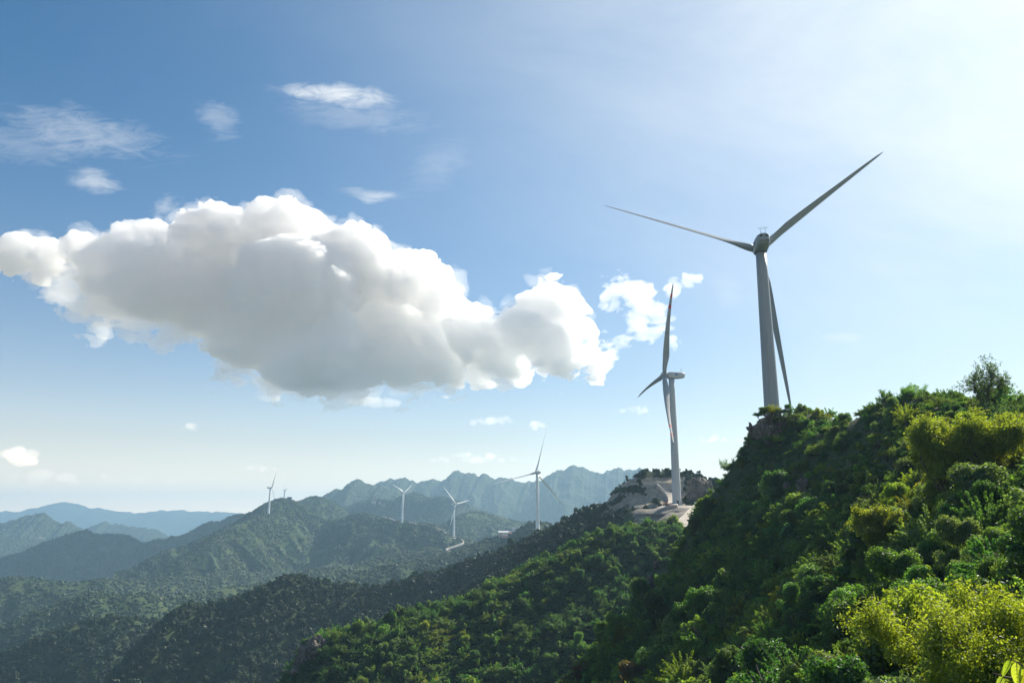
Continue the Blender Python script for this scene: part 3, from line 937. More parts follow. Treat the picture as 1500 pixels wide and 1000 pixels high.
def shoot_crown(name, shoots, per, leaf, seed, R=1.0, flat=0.9, aspect=0.5, width=0.11):
    """Crown of arching shoots from the root, leaves along each: feathery outline."""
    rng = np.random.default_rng(seed)
    PT, DT = [], []
    for i in range(shoots):
        th = rng.uniform(0, 2 * math.pi)
        el = math.acos(1 - rng.random() ** 0.85)                 # from upright outwards
        ln = R * rng.uniform(0.72, 1.22)
        out = np.array([math.cos(th) * math.sin(el), math.sin(th) * math.sin(el), 0])
        upv = math.cos(el) * flat
        t = 0.30 + 0.70 * rng.random(per) ** 0.75
        arch = rng.uniform(0.05, 0.30)
        C = out[None] * (ln * t)[:, None] + np.array([0, 0, 1.0])[None] * (ln * (upv * t + 0.42 * math.sin(el) * t * (1.25 - t) + arch * t * (1 - t)))[:, None]
        d = rng.normal(0, 1, (per, 3))
        d /= np.linalg.norm(d, axis=1, keepdims=True)
        C = C + d * (R * width * (1.15 - 0.75 * t) * rng.random(per) ** 0.5)[:, None]
        PT.append(C)
        DT.append(d * 0.8 + out * 0.5 + np.array([0, 0, 0.6]))
    P, d = np.concatenate(PT), np.concatenate(DT)
    P[:, 2] = np.maximum(P[:, 2], -0.05)
    v, f = leaf_quads(P, d, np.full(len(P), leaf), aspect, rng, 0.8)
    return new_mesh(name, v, f, [M_LEAF["mid"]], smooth=False)


def stem_mesh(name, seed, R=1.0, k=6):
    rng = np.random.default_rng(seed)
    m = MB()
    for i in range(k):
        th = rng.uniform(0, 6.28)
        out = rng.uniform(0.2, 0.6) * R
        h = rng.uniform(0.6, 1.0) * R
        p0 = np.array((0.06 * math.cos(th), 0.06 * math.sin(th), -0.4))
        p1 = np.array((0.4 * out * math.cos(th), 0.4 * out * math.sin(th), h * 0.5))
        p2 = np.array((out * math.cos(th), out * math.sin(th), h))
        m.tube([p0, p1, p2], [0.045, 0.03, 0.012], 6)
    return new_mesh(name, m.v, m.f, [M_BARK], True, m.m)


NEAR_CROWNS = [shoot_crown("crown", 120, 95, 0.075, 11), shrub_crown("crown", 10000, 0.082, 12, lobes=15, flat=0.75, lob=(0.2, 0.42)),
               shoot_crown("crown", 90, 120, 0.070, 13, flat=1.25), shoot_crown("crown", 70, 130, 0.09, 14, flat=0.8, aspect=0.4, width=0.14),
               shrub_crown("crown", 11000, 0.075, 15, lobes=24, flat=1.2, lob=(0.16, 0.36)), shoot_crown("crown", 150, 75, 0.068, 16, flat=0.7, width=0.09)]
STEMS = [stem_mesh("stem", 30 + i) for i in range(3)]
MIDC = [shoot_crown("bush", 60, 36, 0.14, 41, width=0.14), shrub_crown("bush", 2000, 0.17, 42, lobes=18, flat=0.95, lob=(0.18, 0.38)), shoot_crown("bush", 80, 26, 0.14, 43, flat=0.65), shoot_crown("bush", 44, 46, 0.14, 44, flat=1.3, width=0.15)]
FARC = [shrub_crown("tree", 520, 0.33, 51, lobes=9, flat=1.0, jit=0.4), shrub_crown("tree", 520, 0.33, 52, lobes=12, flat=1.3, lob=(0.22, 0.4), jit=0.4), shrub_crown("tree", 460, 0.35, 53, lobes=7, flat=0.85, jit=0.4)]


def dome_crown(name, seed, flat):
    """Crown seen from kilometres off: a lumpy closed dome."""
    bm = bmesh.new()
    bmesh.ops.create_icosphere(bm, subdivisions=3, radius=1.0)
    for v in bm.verts:
        q = np.array(v.co[:])
        k = 0.72 + 0.42 * float(np.abs(2 * vnoise(q[None] * 1.9 + seed, seed)[0] - 1)) + 0.30 * float(vnoise(q[None] * 4.5 + seed, seed + 2)[0] - 0.5)
        v.co = (q[0] * k, q[1] * k, max(q[2] * k * flat + 0.45, -0.3) * 0.7)
    me = bpy.data.meshes.new(name)
    bm.to_mesh(me)
    bm.free()
    me.materials.append(M_LEAF["mid"])
    return me


DOTC = [dome_crown("tree", 61, 0.9), dome_crown("tree", 62, 1.15), dome_crown("tree", 63, 0.75)]



def in_tone(me, tone, mats):
    """The same crown in another leaf colour."""
    c = me.copy()
    c.materials.clear()
    c.materials.append(mats[tone])
    return c


def proto_collection(name, meshes, mats):
    """Unlinked collection of every crown in every tone, picked from by index = tone * len(meshes) + shape."""
    c = bpy.data.collections.new(name)
    for ti, tn in enumerate(TN[:6]):
        for si, me in enumerate(meshes):
            c.objects.link(bpy.data.objects.new("%s_%03d" % (name, ti * len(meshes) + si), in_tone(me, tn, mats)))
    return c


def scatter(name, coll, P, size, pick_i, zs=None):
    """One object of kind stuff: a crown instanced on each point."""
    n = len(P)
    me = bpy.data.meshes.new(name)
    me.vertices.add(n)
    me.vertices.foreach_set("co", np.asarray(P, np.float32).ravel())
    for nm, ty, val in (("size", "FLOAT", size), ("turn", "FLOAT", RNG.uniform(0, 6.283, n)), ("tall", "FLOAT", RNG.uniform(0.75, 1.3, n) if zs is None else zs)):
        me.attributes.new(nm, ty, "POINT").data.foreach_set("value", np.asarray(val, np.float32))
    me.attributes.new("which", "INT", "POINT").data.foreach_set("value", np.asarray(pick_i, np.int32))
    o = link(name, me)
    g = bpy.data.node_groups.new(name, "GeometryNodeTree")
    g.interface.new_socket("Geometry", in_out="INPUT", socket_type="NodeSocketGeometry")
    g.interface.new_socket("Geometry", in_out="OUTPUT", socket_type="NodeSocketGeometry")
    N, Lk = g.nodes, g.links
    gi, go = N.new("NodeGroupInput"), N.new("NodeGroupOutput")
    ci = N.new("GeometryNodeCollectionInfo")
    ci.inputs[0].default_value = coll
    ci.inputs["Separate Children"].default_value = True
    ci.inputs["Reset Children"].default_value = True
    ip = N.new("GeometryNodeInstanceOnPoints")
    ip.inputs["Pick Instance"].default_value = True

    def attr(nm, ty="FLOAT"):
        a = N.new("GeometryNodeInputNamedAttribute")
        a.data_type = ty
        a.inputs[0].default_value = nm
        return a.outputs[0]
    rot = N.new("ShaderNodeCombineXYZ")
    Lk.new(attr("turn"), rot.inputs[2])
    sc = N.new("ShaderNodeCombineXYZ")
    s_ = attr("size")
    mt = N.new("ShaderNodeMath")
    mt.operation = "MULTIPLY"
    Lk.new(s_, mt.inputs[0])
    Lk.new(attr("tall"), mt.inputs[1])
    Lk.new(s_, sc.inputs[0]); Lk.new(s_, sc.inputs[1]); Lk.new(mt.outputs[0], sc.inputs[2])
    Lk.new(gi.outputs[0], ip.inputs["Points"])
    Lk.new(ci.outputs[0], ip.inputs["Instance"])
    Lk.new(attr("which", "INT"), ip.inputs["Instance Index"])
    Lk.new(rot.outputs[0], ip.inputs["Rotation"])
    Lk.new(sc.outputs[0], ip.inputs["Scale"])
    Lk.new(ip.outputs[0], go.inputs[0])
    md = o.modifiers.new("scatter", "NODES")
    md.node_group = g
    return o


def tones_for(P, l1=22.0, l2=6.0, warm=0.0, seed=0):
    """Tone index per plant: patches of one kind, odd ones among them."""
    n1 = fbm(P[:, :2] / l1, 3, 200 + seed)
    n2 = vnoise(P[:, :2] / l2, 230 + seed)
    r = n1 * 0.62 + n2 * 0.22 + RNG.random(len(P)) * 0.30 + warm
    t = np.digitize(r, [0.50, 0.61, 0.70, 0.79, 0.92])      # dark, mid, grey, bright, yellow (brown apart)
    t = np.minimum(t, 4)
    br = (vnoise(P[:, :2] / 5.0, 260 + seed) > 0.90) & (RNG.random(len(P)) < 0.35)
    return np.where(br, 5, t)


# near hillside and the ridge beyond it: jittered grid of shrubs
st = 1.25
xx, yy = np.meshgrid(np.arange(-75, 130, st), np.arange(3, 335, st), indexing="ij")
xx = xx + RNG.uniform(-0.5, 0.5, xx.shape) * st
yy = yy + RNG.uniform(-0.5, 0.5, yy.shape) * st
P = np.stack([xx.ravel(), yy.ravel(), near_z(xx.ravel(), yy.ravel())], 1)
u, v, fw = project(P)
D = np.linalg.norm(P, axis=1)
keep = (u > -60) & (u < 1600) & (v > 480) & (v < 1000 + 60 + 2600 / D) & (D > 7.5)
P, u, v, D = P[keep], u[keep], v[keep], D[keep]
# thin out with distance: bigger, fewer bushes on the far ridge
keep = RNG.random(len(P)) < np.clip(1.25 - D / 260.0, 0.36, 0.95)
# dirt path and turbine pad stay clear
keep &= ~((np.hypot(P[:, 0] - 64.5, P[:, 1] - 197) < 9))
keep &= ~((u > 1000) & (u < 1045) & (P[:, 1] > 297))
keep &= ~((np.abs(u - 1253) < 11) & (P[:, 1] > 112) & (P[:, 1] < 150))
P, u, v, D = P[keep], u[keep], v[keep], D[keep]
keep = ~((np.abs(u - 1492) < 14) & (D > 74) & (D < 100))
P, u, v, D = P[keep], u[keep], v[keep], D[keep]
vis = ~hidden_by_near(P + np.array([0, 0, 7.0]), 0.6)
P, u, v, D = P[vis], u[vis], v[vis], D[vis]
far_b = P[:, 1] > 188
# upper part of the near slope carries low scrub
upper = np.clip(sstep(70, 110, D) * (P[:, 2] > 2), 0, 1) * ~far_b
size = RNG.lognormal(0.0, 0.32, len(P)) * np.where(far_b, 1.75, 1.15 - 0.40 * upper)
big = (vnoise(P[:, :2] / 9.0, 77) > 0.62) & ~far_b & (upper < 0.5)
size = np.where(big, size * 1.45, size)
size = np.clip(size, 0.45, np.clip(D / 15.0, 0.6, 2.9))
tone = tones_for(P, warm=np.where(far_b, -0.11, 0.03 + 0.10 * sstep(1150, 1400, u)))  # lighter tones rightward stand in for sunlit tops, darker far ridge for shade
tone = np.where(far_b, np.minimum(tone, 3), tone)
NEAR_P, NEAR_S, NEAR_T, NEAR_D, NEAR_UV = P, size, tone, D, (u, v)


def paint_visible(P, size, D, u, v, W=500, H=334):
    """Pixels each shrub shows, nearest painted last (photo scaled by 1/3)."""
    buf = np.full((H, W), -1, np.int32)
    for i in np.argsort(-D):
        r = F * size[i] / D[i] / 3
        x, y = u[i] / 3, (v[i] - F * size[i] * 0.55 / D[i]) / 3
        x0, x1, y0, y1 = int(max(0, x - r)), int(min(W, x + r + 1)), int(max(0, y - r * 0.8)), int(min(H, y + r * 0.8 + 1))
        if x1 > x0 and y1 > y0:
            buf[y0:y1, x0:x1] = i
    return np.bincount(buf[buf >= 0].ravel(), minlength=len(P))


shown = paint_visible(P, size, D, u, v)
own = np.argsort(-shown)[:292]
own = own[shown[own] > 6]
mask = np.zeros(len(P), bool)
mask[own] = True

ADJ = {"dark": "dark green", "mid": "fresh green", "grey": "pale grey-green", "bright": "light yellow-green", "yellow": "golden-yellow lit", "brown": "reddish-brown"}


def zone(u_, v_, d_):
    if d_ > 190:
        return "on the wooded ridge beyond the near slope"
    if d_ < 30 and v_ > 800:
        return "at the very bottom of the near slope" if u_ < 1350 else "low in the bottom right corner"
    if d_ < 60:
        return "among taller bushes on the lower near slope" if u_ > 1200 else "on the dark lower left of the near slope"
    if d_ < 100:
        return "half way up the near slope"
    return "in the low scrub high on the near slope"


NEAR_TONED = {tn: [in_tone(me, tn, M_LEAF) for me in NEAR_CROWNS] for tn in TN[:6]}
for i in own:
    tn = TN[tone[i]]
    k = int(RNG.integers(len(NEAR_CROWNS)))
    me, sm = NEAR_TONED[tn][k], STEMS[k % 3]
    z = zone(u[i], v[i], D[i])
    t = thing("shrub", "%s leafy shrub %s" % (ADJ[tn], z), "shrub", P[i] - np.array([0, 0, 0.12 * size[i]]), RNG.uniform(0, 6.28), "%s shrubs %s" % (ADJ[tn], z))
    t.scale = (size[i], size[i], size[i] * RNG.uniform(0.85, 1.3))
    for nm, msh in (("crown", me), ("stem", sm)):
        link(nm, msh, t)

C_NEAR = proto_collection("near_bush", NEAR_CROWNS, M_LEAF)
C_MID = proto_collection("mid_bush", MIDC, M_LEAF)
rest = ~mask
PP, ss, tt_ = P[rest].copy(), size[rest], tone[rest]
PP[:, 2] -= 0.12 * ss
nearer = np.linalg.norm(PP, axis=1) < 60
if nearer.any():
    tag(scatter("undergrowth", C_NEAR, PP[nearer], ss[nearer], tt_[nearer] * len(NEAR_CROWNS) + RNG.integers(0, len(NEAR_CROWNS), nearer.sum())), kind="stuff")
tag(scatter("shrub_cover", C_MID, PP[~nearer], ss[~nearer], tt_[~nearer] * len(MIDC) + RNG.integers(0, len(MIDC), (~nearer).sum())), kind="stuff")


# woods on the ridges
def wood(R, step, n_max, size, seed, crest_m=40.0, warm=0.0):
    nt, ns = R["nt"], R["ns"]
    X, Y, Z, S = R["X"], R["Y"], R["Z"], R["S"]
    # area-weighted picks of grid cells
    ax = np.hypot(np.diff(X, axis=0)[:, :-1], np.diff(Y, axis=0)[:, :-1])
    ay = np.hypot(np.diff(X, axis=1)[:-1], np.diff(Y, axis=1)[:-1])
    A = ax * ay
    ok = S[:-1, :-1] > -crest_m
    uu, vv, ff = R["uv"]
    ok &= (uu[:-1, :-1] > -60) & (uu[:-1, :-1] < 1100) & (vv[:-1, :-1] < 1060) & (R["rk"][:-1, :-1] < 0.55)
    A = np.where(ok, A, 0).ravel()
    n = int(min(n_max, A.sum() / step ** 2))
    if n < 1:
        return None
    c = RNG.choice(len(A), n, p=A / A.sum())
    i, j = c // (ns - 1), c % (ns - 1)
    a, b = RNG.random(n), RNG.random(n)

    def bl(G):
        return G[i, j] * (1 - a) * (1 - b) + G[i + 1, j] * a * (1 - b) + G[i, j + 1] * (1 - a) * b + G[i + 1, j + 1] * a * b
    Pw = np.stack([bl(X), bl(Y), bl(Z)], 1)
    u, v, fw = project(Pw)
    keep = (v < 1040)
    bins = np.clip(((u + 200) / 4).astype(int), 0, 479)
    for Q in RIDGES:
        if Q is R or Q["D"] > R["D"]:
            continue
        keep &= v < Q["sil"][bins] + 14
    keep &= ~hidden_by_near(Pw + np.array([0, 0, 10.0]), 0.0, 60)
    return Pw[keep]


CLEAR = []          # (point, radius) kept free of trees: pads and roads


TB = at(995, 743, 390)
# trodden earth round the banded turbine
dd = np.hypot(R_C["X"] - TB[0], R_C["Y"] - TB[1]) + 9 * (fbm(np.stack([R_C["X"], R_C["Y"]], -1) / 9.0, 3, 501) - 0.5)
R_C["rk"] = np.maximum(R_C["rk"], 0.95 * (1 - sstep(17, 27, dd)))
R_C["me"].attributes["rock"].data.foreach_set("value", R_C["rk"].astype(np.float32).ravel())


# ------------------------------------------------------------------ roads, pads, small buildings, machines
M_TRACK = plain("pale_dirt", (0.46, 0.40, 0.33), 0.95, 0.18, 0.2)
M_SCREE = plain("scree", (0.20, 0.175, 0.15), 0.95, 0.45, 0.9)
M_FTRACK = plain("worn_track", (0.36, 0.32, 0.27), 0.95, 0.2, 0.2)
M_CONC = plain("grey_gravel", (0.36, 0.33, 0.30), 0.95, 0.25, 0.5)
M_WALLW = plain("white_wall", (0.72, 0.72, 0.70), 0.8, 0.08, 0.4)
M_WALLP = plain("pink_wall", (0.62, 0.30, 0.24), 0.8, 0.12, 0.4)
M_WALLT = plain("tan_wall", (0.55, 0.45, 0.33), 0.8, 0.1, 0.4)
M_ROOFB = plain("blue_grey_roof", (0.30, 0.38, 0.48), 0.6, 0.1, 0.4)
M_ROOFR = plain("red_roof", (0.42, 0.14, 0.09), 0.7, 0.15, 0.4)
M_ROOFW = plain("white_roof", (0.74, 0.74, 0.74), 0.6, 0.05, 0.4)
M_ORANGE = plain("orange_paint", (0.62, 0.16, 0.03), 0.5, 0.1, 2)


def strip(name, pts, width, mat, up=1.0, deep=4.0, clear=True):
    pts = [np.array(p, float) for p in pts]
    dense = []
    for a, b in zip(pts[:-1], pts[1:]):
        n = max(2, int(np.linalg.norm(b - a) / 8))
        dense += [a + (b - a) * k / n for k in range(n)]
    dense.append(pts[-1])
    Q = np.array(dense)
    for _ in range(3):
        Q[1:-1] = (Q[:-2] + 2 * Q[1:-1] + Q[2:]) / 4
    T = np.gradient(Q[:, :2], axis=0)
    T /= np.linalg.norm(T, axis=1, keepdims=True) + 1e-9
    Nn = np.stack([-T[:, 1], T[:, 0], np.zeros(len(T))], 1)
    wv = width * (0.8 + 0.4 * vnoise(np.arange(len(Q))[:, None] * np.array([0.3, 0.0]), 5))[:, None] / 2
    rings = []
    for q, nn, w in zip(Q, Nn, wv):
        rings.append([q - nn * w + (0, 0, up), q + nn * w + (0, 0, up), q + nn * w * 1.5 - (0, 0, deep), q - nn * w * 1.5 - (0, 0, deep)])
    m = MB()
    m.loft(rings)
    if clear:
        for q in Q:
            CLEAR.append((q, width * 0.9))
    return tag(m.build(name, mat), kind="structure")


def pad(name, c, r, mat, h=1.2, deep=6.0):
    """Levelled ground round a tower foot, its spoil banked down the slope."""
    n = 44
    a = np.linspace(0, 2 * math.pi, n, endpoint=False)
    m = MB()
    rings = []
    for f_, z in ((2.5, -deep), (2.2, -deep * 0.78), (1.9, -deep * 0.55), (1.6, -deep * 0.33), (1.3, -deep * 0.12), (1.08, h - 0.25), (0.97, h)):
        q = np.stack([np.cos(a) * 2.2, np.sin(a) * 2.2, np.full(n, z * 0.4)], 1) + c[0] * 0.37
        w = 1 + 0.5 * (fbm(q, 3, 77) - 0.5)
        zz = (fbm(q * 2.3, 3, 78) - 0.5) * 0.22 * deep * min(1, abs(f_ - 0.97) * 2)
        rings.append([(c[0] + r * f_ * w_ * math.cos(t_), c[1] + r * f_ * w_ * math.sin(t_), c[2] + z + z_) for t_, w_, z_ in zip(a, w, zz)])
    m.loft(rings, mi=lambda i: 1 if i < 4 else 0)
    CLEAR.append((np.array(c), r * 1.2))
    return tag(m.build(name, [mat, M_SCREE], smooth=True), kind="structure")


def base_of(o):
    return np.array(o.location)


TURB = [o for o in bpy.data.objects if o.name.startswith("wind_turbine")]
TURB.sort(key=lambda o: o.name)
b1, b2, b3, b4, b5, b6, b7 = [base_of(o) for o in TURB]
pad("turbine_platform", b2 + (1, 1, 0), 8, M_TRACK, 0.5, 4)
pad("turbine_pad", b4, 10, M_TRACK, 0.5, 14)
pad("turbine_pad", b5, 9, M_TRACK, 0.5, 14)
pad("turbine_pad", b6, 10, M_CONC, 0.5, 10)
pad("turbine_pad", b3, 12, M_CONC, 0.5, 14)
strip("dirt_track", [pick(R_F, u, v) for u, v in [(560, 755), (572, 760), (584, 764), (600, 765)]], 3, M_FTRACK, 2.0)
strip("dirt_track", [pick(R_F, u, v) for u, v in [(600, 766), (612, 768), (624, 770), (640, 773), (654, 780)]], 3, M_FTRACK, 2.0)
strip("dirt_track", [b4 + (12, -4, 0), b4 + (26, -30, -7), b4 + (2, -62, -15), b4 + (-14, -80, -19), b4 + (6, -104, -24), b4 + (40, -120, -27)], 2.6, M_FTRACK, 0.4, 3)
strip("cut_bench", [pick(R_Q, u, v) for u, v in [(925, 708), (945, 708), (965, 708), (985, 709), (998, 710)]], 4.5, M_TRACK, 0.6, 3, False)
strip("dirt_track", [pick(R_Q, u, v) for u, v in [(965, 709), (975, 716), (984, 726), (990, 736)]] + [b2 + (-4, -8, 0.2)], 5.0, M_TRACK, 0.6, 4, False)
gp = [at(1027, 742, 345), at(1020, 752, 330), at(1013, 762, 316), at(1008, 772, 304)]
strip("dirt_track", [at(1034, 738, 366)] + gp, 11, M_TRACK, 0.2, 14, False)


def house(label, p, w, d, h, wall, roof, rz=0.0, gable=True, group="far valley buildings"):
    t = thing("house", label, "house", p, rz, group)
    m = MB(); m.box((0, 0, h / 2 - 2), (w, d, h + 4)); m.build("wall", wall, t)
    m = MB()
    if gable:
        hw, hd = w / 2 + 0.5, d / 2 + 0.5
        m.loft([[(x, -hd, h), (x, 0, h + d * 0.28), (x, hd, h), (x, 0, h - 0.1)] for x in (-hw, hw)])
    else:
        m.box((0, 0, h + 0.25), (w + 0.8, d + 0.8, 0.5))
    m.build("roof", roof, t)
    m = MB()
    for k in range(max(2, int(w / 4))):
        m.box((-w / 2 + 2 + k * 4, -d / 2 - 0.03, h * 0.55), (1.3, 0.12, 1.4))
    m.build("window_row", M_DARK, t)


v0 = pick(R_V, 742, 785)
vz = v0 + np.array([0, 25, 0])
house("long pale-roofed shed in the far valley hamlet beyond the dark ridge", pick(R_V, 741, 783), 22, 8, 4, M_WALLT, M_ROOFW, 0.1)
house("low pink-walled house in the far valley hamlet", pick(R_V, 741, 788), 9, 8, 5, M_WALLP, M_ROOFW, 0.15, False)
house("tall white block at the end of the far valley hamlet", pick(R_V, 757, 780), 9, 8, 8, M_WALLW, M_ROOFB, 0.2, False)
house("small tan house between the pink house and the white block", pick(R_V, 750, 784), 8, 7, 4, M_WALLT, M_ROOFR, -0.1)
house("pale flat shed below the far valley hamlet", pick(R_V, 754, 791), 12, 7, 3, M_WALLW, M_ROOFW, 0.4, False)
house("low white hut on the round mountain summit", at(413, 731, 1955), 10, 7, 4, M_WALLW, M_ROOFB, 0.1, False)
house("dark hut on the round mountain summit beside the smallest turbine", at(424, 731, 1960), 10, 7, 5, M_DARK, M_DARK, 0.1, False)
jj = pick(R_J, 548, 737)
house("long white building on the distant bare ridge", jj + (0, -6, 1), 15, 9, 5, M_WALLT, M_ROOFW, 0.2)
jj = pick(R_J, 557, 737)
house("short white building on the distant bare ridge", jj + (0, -6, 1), 9, 8, 5, M_WALLT, M_ROOFW, 0.1, False)


def excavator(p, rz):
    t = thing("excavator", "small orange excavator parked by the tower foot on the dirt platform", "excavator", p, rz)
    t.scale = (0.5, 0.5, 0.5)
    for s_ in (-1, 1):
        m = MB()
        m.loft([[(x, s_ * 1.05 + e, z) for x, z in ((-1.7, 0.15), (-1.9, 0.45), (-1.7, 0.8), (1.7, 0.8), (1.9, 0.45), (1.7, 0.15))] for e in (-0.25, 0.25)])
        m.build("track", M_DARK, t)
    m = MB(); m.box((-0.3, 0, 1.35), (2.9, 2.3, 0.95), taper=0.94); m.build("body", M_ORANGE, t, bevel=0.08)
    m = MB(); m.box((0.55, 0.65, 2.25), (1.3, 0.95, 1.3), taper=0.85); cb = m.build("cab", M_ORANGE, t, bevel=0.06)
    m = MB(); m.box((1.12, 0.65, 2.35), (0.1, 0.7, 0.75)); m.build("windscreen", M_DARK, cb)
    m = MB(); m.tube([(1.0, -0.1, 1.5), (2.9, -0.1, 3.4), (4.4, -0.1, 2.9)], [0.28, 0.25, 0.2], 8); m.build("boom", M_ORANGE, t)
    m = MB(); m.tube([(4.4, -0.1, 2.9), (4.9, -0.1, 1.0)], [0.2, 0.14], 8); m.build("arm", M_ORANGE, t)
    m = MB(); m.loft([[(4.6, y, 1.1), (5.1, y, 0.9), (5.2, y, 0.3), (4.5, y, 0.35)] for y in (-0.6, 0.4)]); m.build("bucket", M_DARK, t)


def truck(p, rz):
    t = thing("truck", "small orange tipper truck at the top of the tan dirt road by the dark rocks", "truck", p, rz)
    t.scale = (0.55, 0.55, 0.55)
    m = MB(); m.box((0, 0, 0.85), (6.4, 2.0, 0.35)); m.build("chassis", M_DARK, t)
    m = MB(); m.box((2.5, 0, 1.95), (1.6, 2.3, 1.9), taper=0.93); c = m.build("cab", M_ORANGE, t, bevel=0.08)
    m = MB(); m.box((3.27, 0, 2.3), (0.12, 1.9, 0.7)); m.build("windscreen", M_DARK, c)
    m = MB(); m.box((-0.9, 0, 1.9), (4.4, 2.4, 1.4), taper=1.06); m.build("tipper_bed", M_WALLW, t, bevel=0.05)
    for x in (2.3, -1.4, -2.6):
        for y in (-1.0, 1.0):
            m = MB(); m.tube([(x, y - 0.18, 0.5), (x, y + 0.18, 0.5)], 0.5, 14); m.build("wheel", M_DARK, t)


excavator(b2 + np.array([-6.5, -9.5, 0.55]), 2.2)
truck(at(1022, 741.5, 352) + np.array([0, 0, 0.4]), 0.9)


# ------------------------------------------------------------------ rock outcrops
def rock(name, label, c, size, seed, rot=0.0, lean=(0, 0), rough=0.5, group=None, blocks=5):
    """Broken cliff rock: a jointed block, faceted by cell noise, sunk in the slope."""
    rng = np.random.default_rng(seed)
    bm = bmesh.new()
    bmesh.ops.create_icosphere(bm, subdivisions=6, radius=1.0)
    V = np.array([v.co[:] for v in bm.verts])
    # squarish
    V = np.sign(V) * np.abs(V) ** 0.72
    # facets: cut by random planes
    for k in range(44):
        n = rng.normal(0, 1, 3); n[2] *= 0.7
        n /= np.linalg.norm(n)
        off = rng.uniform(0.45, 0.92)
        dd = V @ n - off
        V = V - np.where(dd > 0, dd * 0.92, 0)[:, None] * n
    V = V * np.array(size) / 2
    q = V / (max(size) / 2)
    # vertical joints and ledges
    j = ridged(np.stack([q[:, 0] * 3.1, q[:, 1] * 3.1, q[:, 2] * 0.9], 1) + seed, 3, seed)
    l = fbm(np.stack([q[:, 0] * 2, q[:, 1] * 2, q[:, 2] * 7.0], 1), 3, seed + 4)
    nn = V / (np.linalg.norm(V, axis=1, keepdims=True) + 1e-6)
    V = V + nn * ((j - 0.7) * 0.42 + (np.round(l * 7) / 7 - 0.5) * 0.42)[:, None] * max(size) / 2 * rough * 1.6
    V = V + nn * ((fbm(q * 9, 4, seed + 9) - 0.5) * 0.22 * max(size) / 2)[:, None] * rough
    V[:, 0] += V[:, 2] * lean[0]
    V[:, 1] += V[:, 2] * lean[1]
    V = V @ rotz(rot).T
    for vv, p in zip(bm.verts, V):
        vv.co = p
    me = bpy.data.meshes.new(name)
    bm.to_mesh(me)
    bm.free()
    me.materials.append(M_ROCK)
    o = link(name, me, None, c)
    return tag(o, label, "rock outcrop", group)


p = at(1130, 634, 147); rock("rock_outcrop", "big grey craggy outcrop capped with scrub right under the largest turbine tower", p, (11.0, 9.0, 10.0), 3, 0.3, (-0.06, 0))
p = at(1152, 619, 146); rock("rock_outcrop", "low grey rock shoulder right of the big craggy outcrop under the tower", p, (6.5, 6, 4.6), 4, 0.8)
p = at(1101, 634, 150); rock("rock_pinnacle", "thin dark rock finger standing against the sky left of the craggy outcrop", p, (1.3, 1.4, 5.0), 5, 0.2, (-0.12, 0))
p = at(458, 954, 266); rock("rock_outcrop", "dark ragged cliff at the left end of the wooded ridge, near the bottom edge", p, (11.5, 9, 13.5), 6, 0.5, (0.16, 0))
p = at(440, 970, 264); rock("rock_outcrop", "lower pale rock buttress under the ragged cliff at the ridge end", p, (6.0, 6, 9), 16, 0.9, (0.2, 0))
p = at(952, 860, 143); rock("rock_outcrop", "upright pale rock slab among dark bushes in the gully between the two slopes", p, (1.6, 2.2, 4.4), 7, 0.4, (0.1, 0), 1.0)
p = at(938, 873, 142); rock("rock_outcrop", "slanting pale rock rib just below the upright slab in the gully", p, (1.3, 2.0, 4.6), 8, 0.9, (0.35, 0), 1.0)
p = at(962, 828, 150); rock("rock_outcrop", "small tan boulder above the upright pale slab in the gully", p, (1.8, 1.8, 1.8), 9, 0.1)
p = at(1176, 716, 116); rock("rock_outcrop", "reddish bare rock patch among brown scrub half way up the near slope", p, (2.0, 2.4, 3.2), 10, 0.7)
p = at(1152, 712, 121); rock("rock_outcrop", "small pale boulder left of the reddish bare rock patch", p, (1.8, 1.6, 1.6), 12, 0.2)
p = at(1256, 622, 120); rock("rock_outcrop", "weathered grey rock face showing through the high scrub below the skyline", p, (2.2, 2.2, 2.6), 11, 1.1)
p = at(1036, 752, 176); rock("rock_outcrop", "dark steep crag on the near slope's left edge beside the tan dirt road", p, (5, 6, 13), 13, 0.5, (0.12, 0))
p = at(1030, 786, 172); rock("rock_outcrop", "lower dark crag with pale cracks at the foot of the near slope's left edge", p, (4.5, 5, 9), 14, 1.5, (0.2, 0))
p = at(1022, 722, 402); rock("rock_outcrop", "pale quarried cliff right of the white tower foot", p, (20, 12, 17), 15, 0.5, (-0.1, 0.1))
p = at(1036, 716, 398); rock("rock_outcrop", "pale bluff farther right of the white tower foot, half hidden by the near slope", p, (16, 12, 14), 17, 1.0, (0.1, 0.1))


for k, (uu, vv, dd, rr, tn) in enumerate([(1110, 606, 145, 1.0, "dark"), (1119, 601, 144.5, 1.3, "mid"), (1131, 599, 144.5, 1.5, "bright"), (1143, 600, 144, 1.4, "mid"), (1155, 602, 144, 1.3, "dark"), (1166, 607, 143, 1.3, "mid"),
                                          (1150, 612, 143, 1.2, "mid"), (1160, 620, 142, 1.4, "bright"), (1138, 612, 143, 0.9, "dark"), (1172, 616, 142, 1.2, "dark"), (1096, 648, 150, 1.1, "dark"), (1088, 662, 151, 1.2, "dark"), (1126, 640, 142, 1.3, "mid"), (1112, 650, 143, 1.3, "dark"), (1142, 642, 141, 1.3, "bright")]):
    t = thing("shrub", "%s shrub rooted on the craggy rock under the largest tower" % ADJ[tn], "shrub", at(uu, vv, dd) - np.array([0, 0, 0.5 * rr]), k * 1.3, "%s shrubs on the craggy rock" % ADJ[tn])
    t.scale = (rr, rr, rr * 0.85)
    link("crown", NEAR_TONED[tn][k % 6], t)
    link("stem", STEMS[k % 3], t)


# ------------------------------------------------------------------ woods
CQ = np.array([c for c, r in CLEAR])
CR = np.array([r for c, r in CLEAR])


